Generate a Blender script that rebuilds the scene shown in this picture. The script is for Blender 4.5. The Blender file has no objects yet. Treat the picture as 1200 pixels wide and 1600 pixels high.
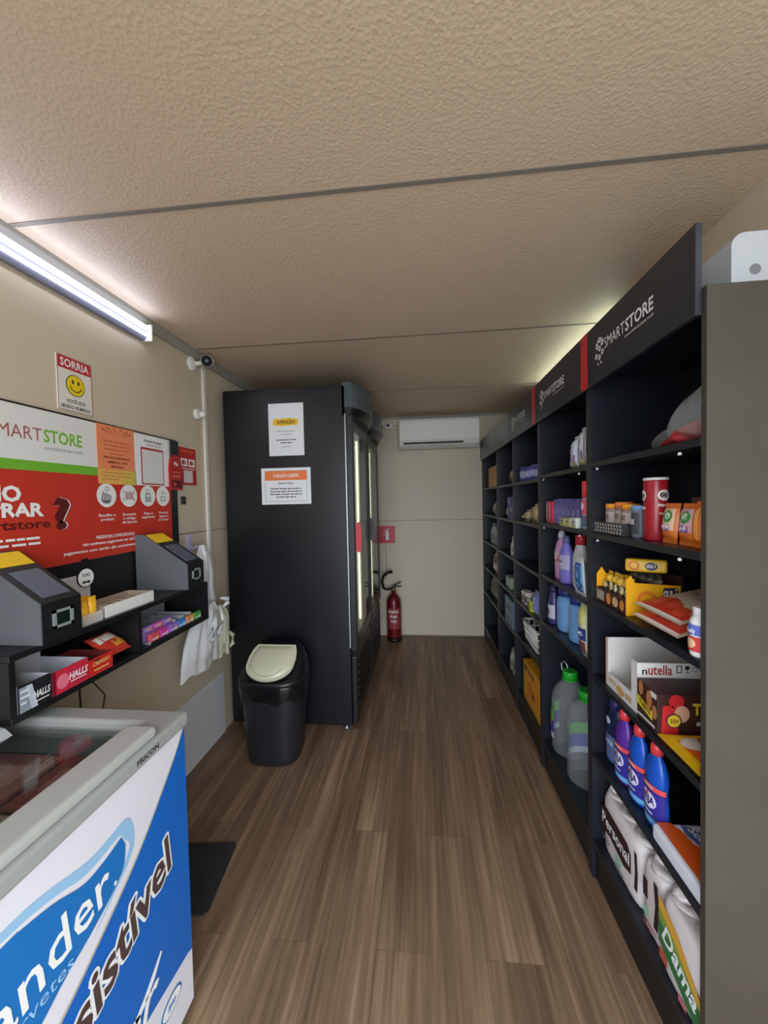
import bpy, bmesh, math, random
from mathutils import Vector, Matrix
random.seed(7)
SC = bpy.context.scene
COL = SC.collection
PI = math.pi

# ------------------------------------------------------------------ camera, world, light, exposure
cd = bpy.data.cameras.new('camera')
cam = bpy.data.objects.new('camera', cd)
COL.objects.link(cam)
R_ = Vector((0.99475667, 0.10000818, -0.02138992))
U_ = Vector((0.01846308, 0.03010059, 0.99937634))
F_ = Vector((-0.10058966, 0.99453121, -0.0280963))
cam.matrix_world = Matrix(((R_.x, U_.x, -F_.x, 0), (R_.y, U_.y, -F_.y, 0), (R_.z, U_.z, -F_.z, 1.5), (0, 0, 0, 1)))
cd.sensor_fit = 'VERTICAL'
cd.sensor_height = 36
cd.lens = 593.85 / 1600 * 36
cd.clip_start = 0.02
SC.camera = cam
SC.view_settings.view_transform = 'Standard'
SC.view_settings.look = 'None'
SC.view_settings.gamma = 1
SC.view_settings.use_curve_mapping = False
SC.view_settings.exposure = 0.14

LED_STRENGTH = 12.0
BACK_LED_STRENGTH = 11.0
SKY_STRENGTH = 8.0
w = bpy.data.worlds.new('World')
SC.world = w
w.use_nodes = True
bg = w.node_tree.nodes['Background']
bg.inputs[0].default_value = (0.80, 0.90, 1.0, 1)
bg.inputs[1].default_value = SKY_STRENGTH
pl = bpy.data.lights.new('door_daylight_portal', 'AREA')     # only guides sky samples through the open doorway
pl.shape = 'RECTANGLE'; pl.size = 1.75; pl.size_y = 2.2
pl.cycles.is_portal = True
po = bpy.data.objects.new('door_daylight_portal', pl)
po.location = (0.12, -0.66, 1.1); po.rotation_euler = (PI / 2, 0, 0)
COL.objects.link(po)

# ------------------------------------------------------------------ materials
def lin(c):
    c = c / 255
    return c / 12.92 if c <= 0.04045 else ((c + 0.055) / 1.055) ** 2.4
MC = {}
def M(rgb, rough=0.5, metal=0.0, emit=0.0, bump=0.0, bscale=60, alpha=1.0, var=0.0, spec=0.5):
    key = (rgb, rough, metal, emit, bump, bscale, alpha, var, spec)
    if key in MC: return MC[key]
    m = bpy.data.materials.new('paint_%d_%d_%d' % rgb)
    m.use_nodes = True
    nt = m.node_tree; b = nt.nodes['Principled BSDF']
    col = (lin(rgb[0]), lin(rgb[1]), lin(rgb[2]), 1)
    b.inputs['Base Color'].default_value = col
    b.inputs['Roughness'].default_value = rough
    b.inputs['Metallic'].default_value = metal
    b.inputs['Specular IOR Level'].default_value = spec
    b.inputs['Alpha'].default_value = alpha
    if emit:
        b.inputs['Emission Color'].default_value = col
        b.inputs['Emission Strength'].default_value = emit
    if bump or var:
        tc = nt.nodes.new('ShaderNodeTexCoord')
        n = nt.nodes.new('ShaderNodeTexNoise'); n.inputs['Scale'].default_value = bscale; n.inputs['Detail'].default_value = 4
        nt.links.new(tc.outputs['Object'], n.inputs['Vector'])
        if bump:
            bp = nt.nodes.new('ShaderNodeBump'); bp.inputs['Strength'].default_value = bump; bp.inputs['Distance'].default_value = 0.01
            nt.links.new(n.outputs[0], bp.inputs['Height']); nt.links.new(bp.outputs[0], b.inputs['Normal'])
        if var:
            mx = nt.nodes.new('ShaderNodeMixRGB'); mx.blend_type = 'MULTIPLY'; mx.inputs[0].default_value = var
            mx.inputs[1].default_value = col
            nt.links.new(n.outputs[0], mx.inputs[2]); nt.links.new(mx.outputs[0], b.inputs['Base Color'])
    MC[key] = m
    return m

def glass_mat(name, tint, gloss=0.12, rough=0.03):
    m = bpy.data.materials.new(name); m.use_nodes = True
    nt = m.node_tree; nt.nodes.clear()
    o = nt.nodes.new('ShaderNodeOutputMaterial'); t = nt.nodes.new('ShaderNodeBsdfTransparent'); g = nt.nodes.new('ShaderNodeBsdfGlossy')
    fr = nt.nodes.new('ShaderNodeLayerWeight'); fr.inputs[0].default_value = 0.5
    pw = nt.nodes.new('ShaderNodeMath'); pw.operation = 'POWER'; pw.inputs[1].default_value = 5.0
    ad = nt.nodes.new('ShaderNodeMath'); ad.operation = 'MULTIPLY_ADD'; ad.use_clamp = True; ad.inputs[1].default_value = 0.9; ad.inputs[2].default_value = gloss
    mx = nt.nodes.new('ShaderNodeMixShader')
    t.inputs[0].default_value = tint; g.inputs['Roughness'].default_value = rough
    nt.links.new(fr.outputs['Facing'], pw.inputs[0]); nt.links.new(pw.outputs[0], ad.inputs[0]); nt.links.new(ad.outputs[0], mx.inputs[0])
    nt.links.new(t.outputs[0], mx.inputs[1]); nt.links.new(g.outputs[0], mx.inputs[2]); nt.links.new(mx.outputs[0], o.inputs[0])
    return m
def film_mat(name, rgb, amount):
    """thin clear plastic: mostly see-through, a little sheen"""
    m = bpy.data.materials.new(name); m.use_nodes = True
    nt = m.node_tree; nt.nodes.clear()
    o = nt.nodes.new('ShaderNodeOutputMaterial'); t = nt.nodes.new('ShaderNodeBsdfTransparent'); g = nt.nodes.new('ShaderNodeBsdfPrincipled')
    mx = nt.nodes.new('ShaderNodeMixShader'); mx.inputs[0].default_value = amount
    g.inputs['Base Color'].default_value = (lin(rgb[0]), lin(rgb[1]), lin(rgb[2]), 1); g.inputs['Roughness'].default_value = 0.12
    nt.links.new(t.outputs[0], mx.inputs[1]); nt.links.new(g.outputs[0], mx.inputs[2]); nt.links.new(mx.outputs[0], o.inputs[0])
    return m

def floor_mat():
    m = bpy.data.materials.new('wood_plank_vinyl'); m.use_nodes = True
    nt = m.node_tree; L = nt.links; b = nt.nodes['Principled BSDF']
    N = nt.nodes.new
    tc = N('ShaderNodeTexCoord')
    mp = N('ShaderNodeMapping'); mp.inputs['Rotation'].default_value = (0, 0, PI / 2); L.new(tc.outputs['Object'], mp.inputs[0])
    br = N('ShaderNodeTexBrick'); L.new(mp.outputs[0], br.inputs[0])
    br.inputs['Color1'].default_value = (0.30, 0.30, 0.30, 1); br.inputs['Color2'].default_value = (0.75, 0.75, 0.75, 1)
    br.inputs['Mortar'].default_value = (0.0, 0.0, 0.0, 1)
    br.inputs['Scale'].default_value = 1; br.inputs['Mortar Size'].default_value = 0.0012; br.inputs['Mortar Smooth'].default_value = 0.4
    br.inputs['Brick Width'].default_value = 1.22; br.inputs['Row Height'].default_value = 0.182; br.offset = 0.37
    m2 = N('ShaderNodeMapping'); m2.inputs['Scale'].default_value = (15, .8, 1); L.new(tc.outputs['Object'], m2.inputs[0])
    # shift the grain from plank to plank
    ad = N('ShaderNodeVectorMath'); ad.operation = 'MULTIPLY_ADD'; ad.inputs[1].default_value = (3, 7, 5)
    L.new(br.outputs['Color'], ad.inputs[0]); L.new(m2.outputs[0], ad.inputs[2])
    n1 = N('ShaderNodeTexNoise'); n1.inputs['Scale'].default_value = 1.0; n1.inputs['Detail'].default_value = 6; n1.inputs['Roughness'].default_value = 0.62
    n1.inputs['Distortion'].default_value = 0.5
    L.new(ad.outputs[0], n1.inputs['Vector'])
    m3 = N('ShaderNodeMapping'); m3.inputs['Scale'].default_value = (64, 1.6, 1); L.new(tc.outputs['Object'], m3.inputs[0])
    n2 = N('ShaderNodeTexNoise'); n2.inputs['Scale'].default_value = 1; n2.inputs['Detail'].default_value = 3; L.new(m3.outputs[0], n2.inputs['Vector'])
    mxn = N('ShaderNodeMixRGB'); mxn.inputs[0].default_value = 0.35; L.new(n1.outputs[0], mxn.inputs[1]); L.new(n2.outputs[0], mxn.inputs[2])
    cr = N('ShaderNodeValToRGB'); L.new(mxn.outputs[0], cr.inputs[0])
    e = cr.color_ramp.elements
    e[0].position = 0.30; e[0].color = (lin(84), lin(63), lin(47), 1)
    e[1].position = 0.70; e[1].color = (lin(168), lin(138), lin(110), 1)
    e2 = e.new(0.50); e2.color = (lin(123), lin(98), lin(76), 1)
    mu = N('ShaderNodeMixRGB'); mu.blend_type = 'OVERLAY'; mu.inputs[0].default_value = 0.28
    L.new(cr.outputs[0], mu.inputs[1]); L.new(br.outputs['Color'], mu.inputs[2])
    L.new(mu.outputs[0], b.inputs['Base Color'])
    b.inputs['Roughness'].default_value = 0.42
    bp = N('ShaderNodeBump'); bp.inputs['Strength'].default_value = 0.15; bp.inputs['Distance'].default_value = 0.004
    L.new(mxn.outputs[0], bp.inputs['Height']); L.new(bp.outputs[0], b.inputs['Normal'])
    return m

def stucco_mat():
    m = bpy.data.materials.new('stucco_embossed_panel'); m.use_nodes = True
    nt = m.node_tree; L = nt.links; b = nt.nodes['Principled BSDF']; N = nt.nodes.new
    tc = N('ShaderNodeTexCoord')
    n = N('ShaderNodeTexNoise'); n.inputs['Scale'].default_value = 120; n.inputs['Detail'].default_value = 3; n.inputs['Distortion'].default_value = 1.0
    v = N('ShaderNodeTexVoronoi'); v.inputs['Scale'].default_value = 95
    L.new(tc.outputs['Object'], n.inputs['Vector']); L.new(tc.outputs['Object'], v.inputs['Vector'])
    ad = N('ShaderNodeMath'); ad.operation = 'ADD'; L.new(n.outputs[0], ad.inputs[0]); L.new(v.outputs['Distance'], ad.inputs[1])
    bp = N('ShaderNodeBump'); bp.inputs['Strength'].default_value = 0.30; bp.inputs['Distance'].default_value = 0.006
    L.new(ad.outputs[0], bp.inputs['Height']); L.new(bp.outputs[0], b.inputs['Normal'])
    b.inputs['Base Color'].default_value = (lin(213), lin(191), lin(167), 1); b.inputs['Roughness'].default_value = 0.55
    return m

BLACK = M((17, 18, 21), 0.38)
SHELFM = M((30, 33, 41), 0.34, var=0.3, bscale=18)
WHITE = M((232, 230, 226), 0.45)
PWHITE = M((238, 238, 236), 0.6)
INK = M((45, 45, 48), 0.6)
GREYTXT = M((120, 120, 124), 0.6)
WALLM = M((203, 189, 166), 0.5, bump=0.05, bscale=25)
STUCCO = stucco_mat()
FLOORM = floor_mat()
TRIMM = M((150, 146, 138), 0.5)
SEAM = M((132, 124, 114), 0.6)
RED = M((196, 40, 36), 0.45)
YEL = M((244, 198, 30), 0.5)

# ------------------------------------------------------------------ mesh builder
def plane(o, u, v):
    o, u, v = Vector(o), Vector(u), Vector(v); n = u.cross(v)
    return lambda a, b, h=0.0: o + u * a + v * b + n * h
def FRONT(y=0.0, x=0.0, z=0.0): return plane((x, y, z), (1, 0, 0), (0, 0, 1))     # faces -Y
def RIGHTSIDE(x, y=0.0, z=0.0): return plane((x, y, z), (0, 1, 0), (0, 0, 1))      # faces +X
def TOPF(z, x=0.0, y=0.0): return plane((x, y, z), (1, 0, 0), (0, 1, 0))           # faces +Z
def cyl(R, cx=0, cy=0, sq=1.0):
    return lambda a, b, h=0.0: Vector((cx + (R + h) * math.sin(a / R), cy - (R + h) * sq * math.cos(a / R), b))
EPS = 0.0007
TXT = {}
def text_geo(s, bold, shear):
    k = (s, bold, shear)
    if k in TXT: return TXT[k]
    cu = bpy.data.curves.new('t', 'FONT'); cu.body = s; cu.size = 1; cu.resolution_u = 2; cu.offset = bold; cu.shear = shear
    ob = bpy.data.objects.new('t', cu); COL.objects.link(ob)
    dg = bpy.context.evaluated_depsgraph_get()
    me = ob.evaluated_get(dg).to_mesh()
    vs = [(v.co.x, v.co.y) for v in me.vertices]; fs = [tuple(p.vertices) for p in me.polygons]
    ob.evaluated_get(dg).to_mesh_clear()
    bpy.data.objects.remove(ob); bpy.data.curves.remove(cu)
    xs = [p[0] for p in vs] or [0]
    TXT[k] = (vs, fs, min(xs), max(xs))
    return TXT[k]

class MB:
    def __init__(s): s.v = []; s.f = []; s.m = []; s.s = []; s.mats = []
    def mi(s, mat):
        if mat not in s.mats: s.mats.append(mat)
        return s.mats.index(mat)
    def add(s, vs, fs, mat, smooth=False):
        b = len(s.v); s.v += [tuple(p) for p in vs]; i = s.mi(mat)
        for f in fs: s.f.append(tuple(b + q for q in f)); s.m.append(i); s.s.append(smooth)
        return s
    def box(s, x0, x1, y0, y1, z0, z1, mat, r=0.0, seg=2):
        bm = bmesh.new(); bmesh.ops.create_cube(bm, size=1)
        for v in bm.verts: v.co = Vector(((x0 + x1) / 2 + v.co.x * (x1 - x0), (y0 + y1) / 2 + v.co.y * (y1 - y0), (z0 + z1) / 2 + v.co.z * (z1 - z0)))
        if r > 0: bmesh.ops.bevel(bm, geom=bm.edges[:], offset=r, segments=seg, affect='EDGES', profile=0.5)
        bm.verts.index_update()
        s.add([v.co.copy() for v in bm.verts], [[v.index for v in f.verts] for f in bm.faces], mat, False); bm.free(); return s
    def prism(s, pts, fr, depth, mat, h0=0.0, smooth=False):
        """outline on a frame, extruded INTO the surface by depth"""
        n = len(pts)
        vs = [fr(a, b, h0) for a, b in pts] + [fr(a, b, h0 - depth) for a, b in pts]
        ar = sum(pts[i][0] * pts[(i + 1) % n][1] - pts[(i + 1) % n][0] * pts[i][1] for i in range(n))
        fs = [list(range(n)), list(range(2 * n - 1, n - 1, -1))] + [[i, n + i, n + (i + 1) % n, (i + 1) % n] for i in range(n)]
        if ar < 0: fs = [f[::-1] for f in fs]
        return s.add(vs, fs, mat, smooth)
    def poly(s, pts, fr, mat, layer=1):
        n = len(pts); ar = sum(pts[i][0] * pts[(i + 1) % n][1] - pts[(i + 1) % n][0] * pts[i][1] for i in range(n))
        if ar < 0: pts = pts[::-1]
        return s.add([fr(a, b, EPS * layer) for a, b in pts], [list(range(n))], mat)
    def rect(s, u0, v0, u1, v1, fr, mat, layer=1, nu=1, nv=1):
        vs = [fr(u0 + (u1 - u0) * i / nu, v0 + (v1 - v0) * j / nv, EPS * layer) for j in range(nv + 1) for i in range(nu + 1)]
        fs = [[j * (nu + 1) + i, j * (nu + 1) + i + 1, (j + 1) * (nu + 1) + i + 1, (j + 1) * (nu + 1) + i] for j in range(nv) for i in range(nu)]
        return s.add(vs, fs, mat, nu > 1)
    def ell(s, cu, cv, ru, rv, fr, mat, layer=1, n=24, a0=0.0, rings=1):
        vs = [fr(cu, cv, EPS * layer)]; fs = []
        for k in range(1, rings + 1):
            for i in range(n):
                t = 2 * PI * i / n
                vs.append(fr(cu + ru * k / rings * math.cos(t), cv + rv * k / rings * math.sin(t), EPS * layer))
        for i in range(n): fs.append([0, 1 + i, 1 + (i + 1) % n])
        for k in range(1, rings):
            for i in range(n):
                a = 1 + (k - 1) * n; b = a + n; fs.append([a + i, b + i, b + (i + 1) % n, a + (i + 1) % n])
        return s.add(vs, fs, mat)
    def ring(s, cu, cv, r0, r1, fr, mat, layer=1, n=24, a0=0.0, a1=2 * PI):
        vs = []; full = abs(a1 - a0 - 2 * PI) < 1e-6; k = n if full else n + 1
        for i in range(k):
            t = a0 + (a1 - a0) * i / n
            for r in (r0, r1): vs.append(fr(cu + r * math.cos(t), cv + r * math.sin(t), EPS * layer))
        fs = [[2 * i, 2 * i + 1, (2 * i + 3) % (2 * k), (2 * i + 2) % (2 * k)] for i in range(n)]
        return s.add(vs, fs, mat)
    def text(s, t, u, v, h, fr, mat, layer=2, align='c', width=None, bold=0.0, shear=0.0, rot=0.0):
        """v = baseline, h = capital height"""
        vs, fs, x0, x1 = text_geo(t, bold, shear)
        k = h / 0.7; kx = k if width is None else width / max(x1 - x0, 1e-6)
        off = {'l': -x0, 'c': -(x0 + x1) / 2, 'r': -x1}[align]
        c, sn = math.cos(rot), math.sin(rot); out = []
        for x, y in vs:
            a, b = (x + off) * kx, y * k
            out.append(fr(u + a * c - b * sn, v + a * sn + b * c, EPS * layer))
        return s.add(out, fs, mat)
    def lines(s, u0, u1, v, n, pitch, th, fr, mat, layer=2, seed=1, align='l'):
        """rows of tiny print too small to read, each broken into words"""
        rn = random.Random(seed)
        for k in range(n):
            L = (u1 - u0) * (1 if k < n - 1 else 0.6) * rn.uniform(0.85, 1)
            a = u0 if align == 'l' else (u0 + u1 - L) / 2; end = a + L
            while a < end - 1e-4:
                wd = min(rn.uniform(0.012, 0.03) * (u1 - u0) / 0.15, end - a)
                s.rect(a, v - k * pitch, a + wd * 0.85, v - k * pitch + th, fr, mat, layer); a += wd
        return s
    def lathe(s, prof, mat, cx=0, cy=0, z0=0, seg=24, sx=1.0, sy=1.0, smooth=True, cap=True):
        """prof: [(r, z) or (r, z, material of the band above)]"""
        n = len(prof); b = len(s.v); cur = mat
        for p in prof:
            for i in range(seg):
                t = 2 * PI * i / seg; s.v.append((cx + p[0] * sx * math.cos(t), cy + p[0] * sy * math.sin(t), z0 + p[1]))
        for j in range(n - 1):
            if len(prof[j]) > 2: cur = prof[j][2]
            mi = s.mi(cur)
            for i in range(seg):
                k = (i + 1) % seg
                s.f.append((b + j * seg + i, b + j * seg + k, b + (j + 1) * seg + k, b + (j + 1) * seg + i)); s.m.append(mi); s.s.append(smooth)
        if cap:
            s.f.append(tuple(b + i for i in range(seg - 1, -1, -1))); s.m.append(s.mi(mat)); s.s.append(False)
            s.f.append(tuple(b + (n - 1) * seg + i for i in range(seg))); s.m.append(s.mi(cur)); s.s.append(False)
        return s
    def tube(s, path, r, mat, seg=8):
        P = [Vector(p) for p in path]; b = len(s.v); up = Vector((0.13, 0.27, 0.95)); rs = r if isinstance(r, (list, tuple)) else [r] * len(P)
        for i, p in enumerate(P):
            d = (P[min(i + 1, len(P) - 1)] - P[max(i - 1, 0)]).normalized()
            a = d.cross(up)
            if a.length < 1e-3: a = d.cross(Vector((1, 0, 0)))
            a.normalize(); c = d.cross(a)
            for k in range(seg):
                t = 2 * PI * k / seg; s.v.append(tuple(p + (a * math.cos(t) + c * math.sin(t)) * rs[i]))
        mi = s.mi(mat)
        for i in range(len(P) - 1):
            for k in range(seg):
                q = (k + 1) % seg; s.f.append((b + i * seg + k, b + (i + 1) * seg + k, b + (i + 1) * seg + q, b + i * seg + q)); s.m.append(mi); s.s.append(True)
        s.f.append(tuple(b + k for k in range(seg))); s.m.append(mi); s.s.append(False)
        s.f.append(tuple(b + (len(P) - 1) * seg + k for k in range(seg - 1, -1, -1))); s.m.append(mi); s.s.append(False)
        return s
    def pillow(s, w, h, t, mat, fr, crimp=0.012, crinkle=0.0, seed=1, nu=12, nv=14, back=None):
        """a filled sachet on a frame, u in +-w/2, v in 0..h; returns the frame of its front skin"""
        rn = random.Random(seed)
        ph = [rn.uniform(0, 6.3) for _ in range(6)]
        def bulge(a, b):
            x = min(1, abs(2 * a / w)); y = (b - crimp) / max(1e-6, h - 2 * crimp)
            if y <= 0 or y >= 1: return 0.0008
            e = (1 - x ** 2.6) * (1 - abs(2 * y - 1) ** 3.2)
            q = 1 + crinkle * (math.sin(38 * a / w + ph[0] + 5 * b / h) * 0.5 + math.sin(30 * b / h + ph[1] - 9 * a / w) * 0.5)
            return 0.0008 + t / 2 * max(e, 0) ** 0.6 * q
        for side in (1, -1):
            vs = []
            for j in range(nv + 1):
                b = h * j / nv
                if j == 1: b = crimp
                if j == nv - 1: b = h - crimp
                for i in range(nu + 1):
                    a = -w / 2 + w * i / nu
                    pinch = 1 - 0.05 * (1 - abs(2 * b / h - 1) ** 2)
                    vs.append(fr(a * pinch, b, side * bulge(a, b)))
            fs = []
            for j in range(nv):
                for i in range(nu):
                    q = [j * (nu + 1) + i, j * (nu + 1) + i + 1, (j + 1) * (nu + 1) + i + 1, (j + 1) * (nu + 1) + i]
                    fs.append(q if side > 0 else q[::-1])
            s.add(vs, fs, mat if side > 0 or back is None else back, True)
        return lambda a, b, hh=0.0: fr(a * (1 - 0.05 * (1 - abs(2 * b / h - 1) ** 2)), b, bulge(a, b) + 0.0008 + hh)
    def puff(s, pts, t, fr, mat, rings=6, wr=0.0, seed=1, flat_back=False):
        """an inflated closed outline (limp bag)"""
        rn = random.Random(seed); n0 = len(pts); P = []
        for i in range(n0):
            a, b = pts[i], pts[(i + 1) % n0]
            for k in range(3): P.append((a[0] + (b[0] - a[0]) * k / 3, a[1] + (b[1] - a[1]) * k / 3))
        n = len(P); cx = sum(p[0] for p in P) / n; cy = sum(p[1] for p in P) / n
        jit = [rn.uniform(-1, 1) for _ in range(n)]
        jit = [(jit[i - 1] + 2 * jit[i] + jit[(i + 1) % n]) / 4 for i in range(n)]
        for side in (1, -1):
            vs = []
            for k in range(rings, 0, -1):
                f = k / rings
                for i, p in enumerate(P):
                    hgt = t / 2 * math.sqrt(max(0, 1 - f ** 2.2)) * (1 + wr * jit[i] * (0.4 + f))
                    if side < 0 and flat_back: hgt *= 0.1
                    vs.append(fr(cx + (p[0] - cx) * f, cy + (p[1] - cy) * f, side * hgt))
            vs.append(fr(cx, cy, side * t / 2 * (0.1 if side < 0 and flat_back else 1)))
            fs = []
            for k in range(rings - 1):
                for i in range(n):
                    q = [k * n + i, k * n + (i + 1) % n, (k + 1) * n + (i + 1) % n, (k + 1) * n + i]
                    fs.append(q if side > 0 else q[::-1])
            for i in range(n):
                q = [(rings - 1) * n + i, (rings - 1) * n + (i + 1) % n, rings * n]
                fs.append(q if side > 0 else q[::-1])
            ar = sum(P[i][0] * P[(i + 1) % n][1] - P[(i + 1) % n][0] * P[i][1] for i in range(n))
            if ar < 0: fs = [f[::-1] for f in fs]
            s.add(vs, fs, mat, True)
        return s
    def done(s, name, parent=None):
        me = bpy.data.meshes.new(name); me.from_pydata(s.v, [], s.f)
        for m in s.mats: me.materials.append(m)
        me.polygons.foreach_set('material_index', s.m); me.polygons.foreach_set('use_smooth', s.s); me.update()
        o = bpy.data.objects.new(name, me); COL.objects.link(o)
        if parent: o.parent = parent
        return o

def tag(o, label, cat, group=None):
    o['label'] = label; o['category'] = cat
    if group: o['group'] = group
    return o
def thing(name, label, cat, loc, rz=0.0, group=None):
    o = bpy.data.objects.new(name, None); COL.objects.link(o); o.empty_display_size = 0.05
    o.location = loc; o.rotation_euler = (0, 0, rz)
    return tag(o, label, cat, group)
def solo(name, mb, label, cat, loc=(0, 0, 0), rz=0.0, group=None):
    o = mb.done(name); o.location = loc; o.rotation_euler = (0, 0, rz)
    return tag(o, label, cat, group)
def struct(name, mb):
    o = mb.done(name); o['kind'] = 'structure'; return o
RW = -PI / 2      # things whose front faces the aisle from the right-hand shelves
LW = PI / 2       # things whose front faces the aisle from the left-hand wall

# ------------------------------------------------------------------ setting
XL, XR, YE, YF, HC = -1.335, 1.01, 4.193, -0.62, 2.4175
struct('floor', MB().box(XL - .1, XR + .1, YF - .1, YE + .1, -.06, 0, FLOORM))
struct('ceiling', MB().box(XL - .1, XR + .1, YF - .1, YE + .1, HC, HC + .08, STUCCO))
struct('wall_left', MB().box(XL - .08, XL, YF, YE, 0, HC, WALLM))
struct('wall_right', MB().box(XR, XR + .08, YF, YE, 0, HC, WALLM))
struct('wall_back', MB().box(XL, XR, YE, YE + .08, 0, HC, WALLM))
DX0, DX1, DZ = -0.75, XR - .02, 2.2
struct('wall_front', MB().box(XL, DX0, YF - .08, YF, 0, HC, WALLM).box(DX1, XR, YF - .08, YF, 0, HC, WALLM).box(DX0, DX1, YF - .08, YF, DZ, HC, WALLM))
struct('ground_outside', MB().box(-9, 9, -14, YF - .1, -.2, -.12, M((170, 166, 158), .8)))
# ceiling joints (thin cover strips) and the wall joints
for k, (y, wd) in enumerate(((1.128, .016), (2.14, .014), (3.157, .012))):
    struct('trim_%d' % (k + 1), MB().box(XL + .03, XR, y - wd / 2, y + wd / 2, HC - .003, HC + .001, SEAM))
struct('trim_4', MB().prism([(0, 0), (.028, 0), (.028, -.018), (.012, -.05), (0, -.05)], plane((XL, YE, HC), (1, 0, 0), (0, 0, 1)), YE - YF, TRIMM, h0=YE - YF))
struct('trim_5', MB().box(XL, XR, YE - .012, YE, HC - .022, HC, TRIMM))
struct('trim_6', MB().box(XL, XL + .002, 1.9, YE, 1.338, 1.344, SEAM))
struct('trim_7', MB().box(XL, XR, YE - .002, YE, 1.282, 1.288, SEAM))
struct('baseboard_left', MB().box(XL, XL + .012, YF, 2.36, 0, .40, M((214, 214, 216), .4), r=.004, seg=1))
struct('baseboard_back', MB().box(-.4, XR, YE - .006, YE, 0, .012, SEAM))

# ------------------------------------------------------------------ right-hand shelving
SF = 0.642; SB = 1.0
YB = [.93, 1.548, 2.175, 2.765, 3.36, 4.165]
LEV = [[.16, .505, .815, 1.108, 1.365, 1.632], [.16, .83, 1.088, 1.368, 1.625], [.15, .555, .80, 1.07, 1.349, 1.61],
       [.15, .53, .80, 1.07, 1.346, 1.61], [.15, .53, .80, 1.07, 1.346, 1.612]]
where = ['nearest the camera', 'second from the camera', 'third from camera, holding the white basket', 'second from the back wall', 'farthest, against the back wall']
PIN = M((214, 214, 210), .3)
for k in range(5):
    y0, y1 = YB[k] + .002, YB[k + 1] - .001
    t = thing('shelf_unit', 'tall black laminate shelf unit along right wall, ' + where[k], 'shelf unit', (SF, (y0 + y1) / 2, 0), RW, 'black shelf units along the right wall')
    W = y1 - y0; D = SB - SF; th = .018
    for sgn in (-1, 1):
        xa = -W / 2 if sgn < 0 else W / 2 - th
        endp = (k == 0 and sgn > 0)
        p = MB().box(xa, xa + th, 0, D, 0, 1.97, M((72, 66, 59), .36, var=.3, bscale=9) if endp else SHELFM, r=.001, seg=1).done('side_panel', t)
        if endp: p['label'] = 'grey brown outer end panel facing the doorway'
    MB().box(-W / 2 + th, W / 2 - th, D - .008, D, 0, 1.97, SHELFM).done('back_panel', t)
    MB().box(-W / 2 + th, W / 2 - th, .004, D - .008, 1.95, 1.97, SHELFM).done('top_panel', t)
    MB().box(-W / 2 + th, W / 2 - th, .012, .028, 0, LEV[k][0] - .02, BLACK).done('plinth', t)
    for z in LEV[k]:
        s_ = MB().box(-W / 2 + th, W / 2 - th, 0, D - .008, z - .02, z, SHELFM, r=.0015, seg=1).done('shelf', t)
        if k < 2 and z > 1.3:
            for x in (-W / 2 + .06, W / 2 - .1):
                MB().lathe([(.0045, -.008), (.0045, -.002), (.002, 0)], PIN, cx=x, cy=.006, z0=z - .024, seg=8).done('shelf_pin', s_)

# header boards above the shelves
FASC = M((40, 43, 50), .32); FASCG = M((92, 95, 98), .3)
HB, HT = 1.908, 2.115
fy = [(.945, 1.57, 'nearest black header board with white cart logo, above nearest shelf unit', True, True),
      (1.572, 2.235, 'second black header board with white cart logo, between two red stripes', True, True),
      (2.237, 2.84, 'third black header board with white cart logo, beyond second red stripe', True, False),
      (2.842, 3.36, 'plain grey header board second from back wall, above shelves', False, False),
      (3.362, 4.165, 'plain grey header board beside the air conditioner at back wall', False, False)]
for (a, b, lab, logo, stripe) in fy:
    t = thing('header_sign', lab, 'sign', (SF - .004, (a + b) / 2, HB), RW, 'header boards above the shelves')
    Wd = b - a; H = HT - HB
    MB().box(-Wd / 2, Wd / 2, -.012, .003, 0, H, FASC if logo else FASCG, r=.0012, seg=1).done('board', t)
    fr = FRONT(-.012)
    if stripe: MB().rect(-Wd / 2, .001, -Wd / 2 + .062, H - .001, fr, M((206, 44, 48), .4)).done('stripe', t)
    if logo:
        g = MB(); lx = -.155; W2 = M((236, 236, 236), .5)
        for (dx, dy) in ((0, .034), (-.019, .017), (.019, .017), (0, .004), (-.024, -.016), (.022, -.014), (0, -.026)):
            g.poly([(lx + dx + .0105 * math.cos(q), .105 + dy + .0105 * math.sin(q)) for q in [PI / 6 + PI / 3 * i for i in range(6)]], fr, W2, 1)
            g.ell(lx + dx, .105 + dy, .0035, .0035, fr, FASC, 2, n=8)
        for dx in (-.01, .012): g.ell(lx + dx, .058, .005, .005, fr, W2, 1, n=10)
        for q in range(5): g.rect(lx - .028 + q * .013, .136 - .005 * abs(q - 2), lx - .022 + q * .013, .148 - .006 * abs(q - 2), fr, W2, 1)
        g.done('logo', t); g = MB()
        g.text('SMART', -.118, .094, .036, fr, W2, 1, 'l', width=.128)
        g.text('STORE', .014, .094, .036, fr, W2, 1, 'l', width=.142, bold=.022)
        g.text('conveniência para você', .012, .076, .009, fr, W2, 1, 'l', width=.144)
        g.done('lettering', t)

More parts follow.
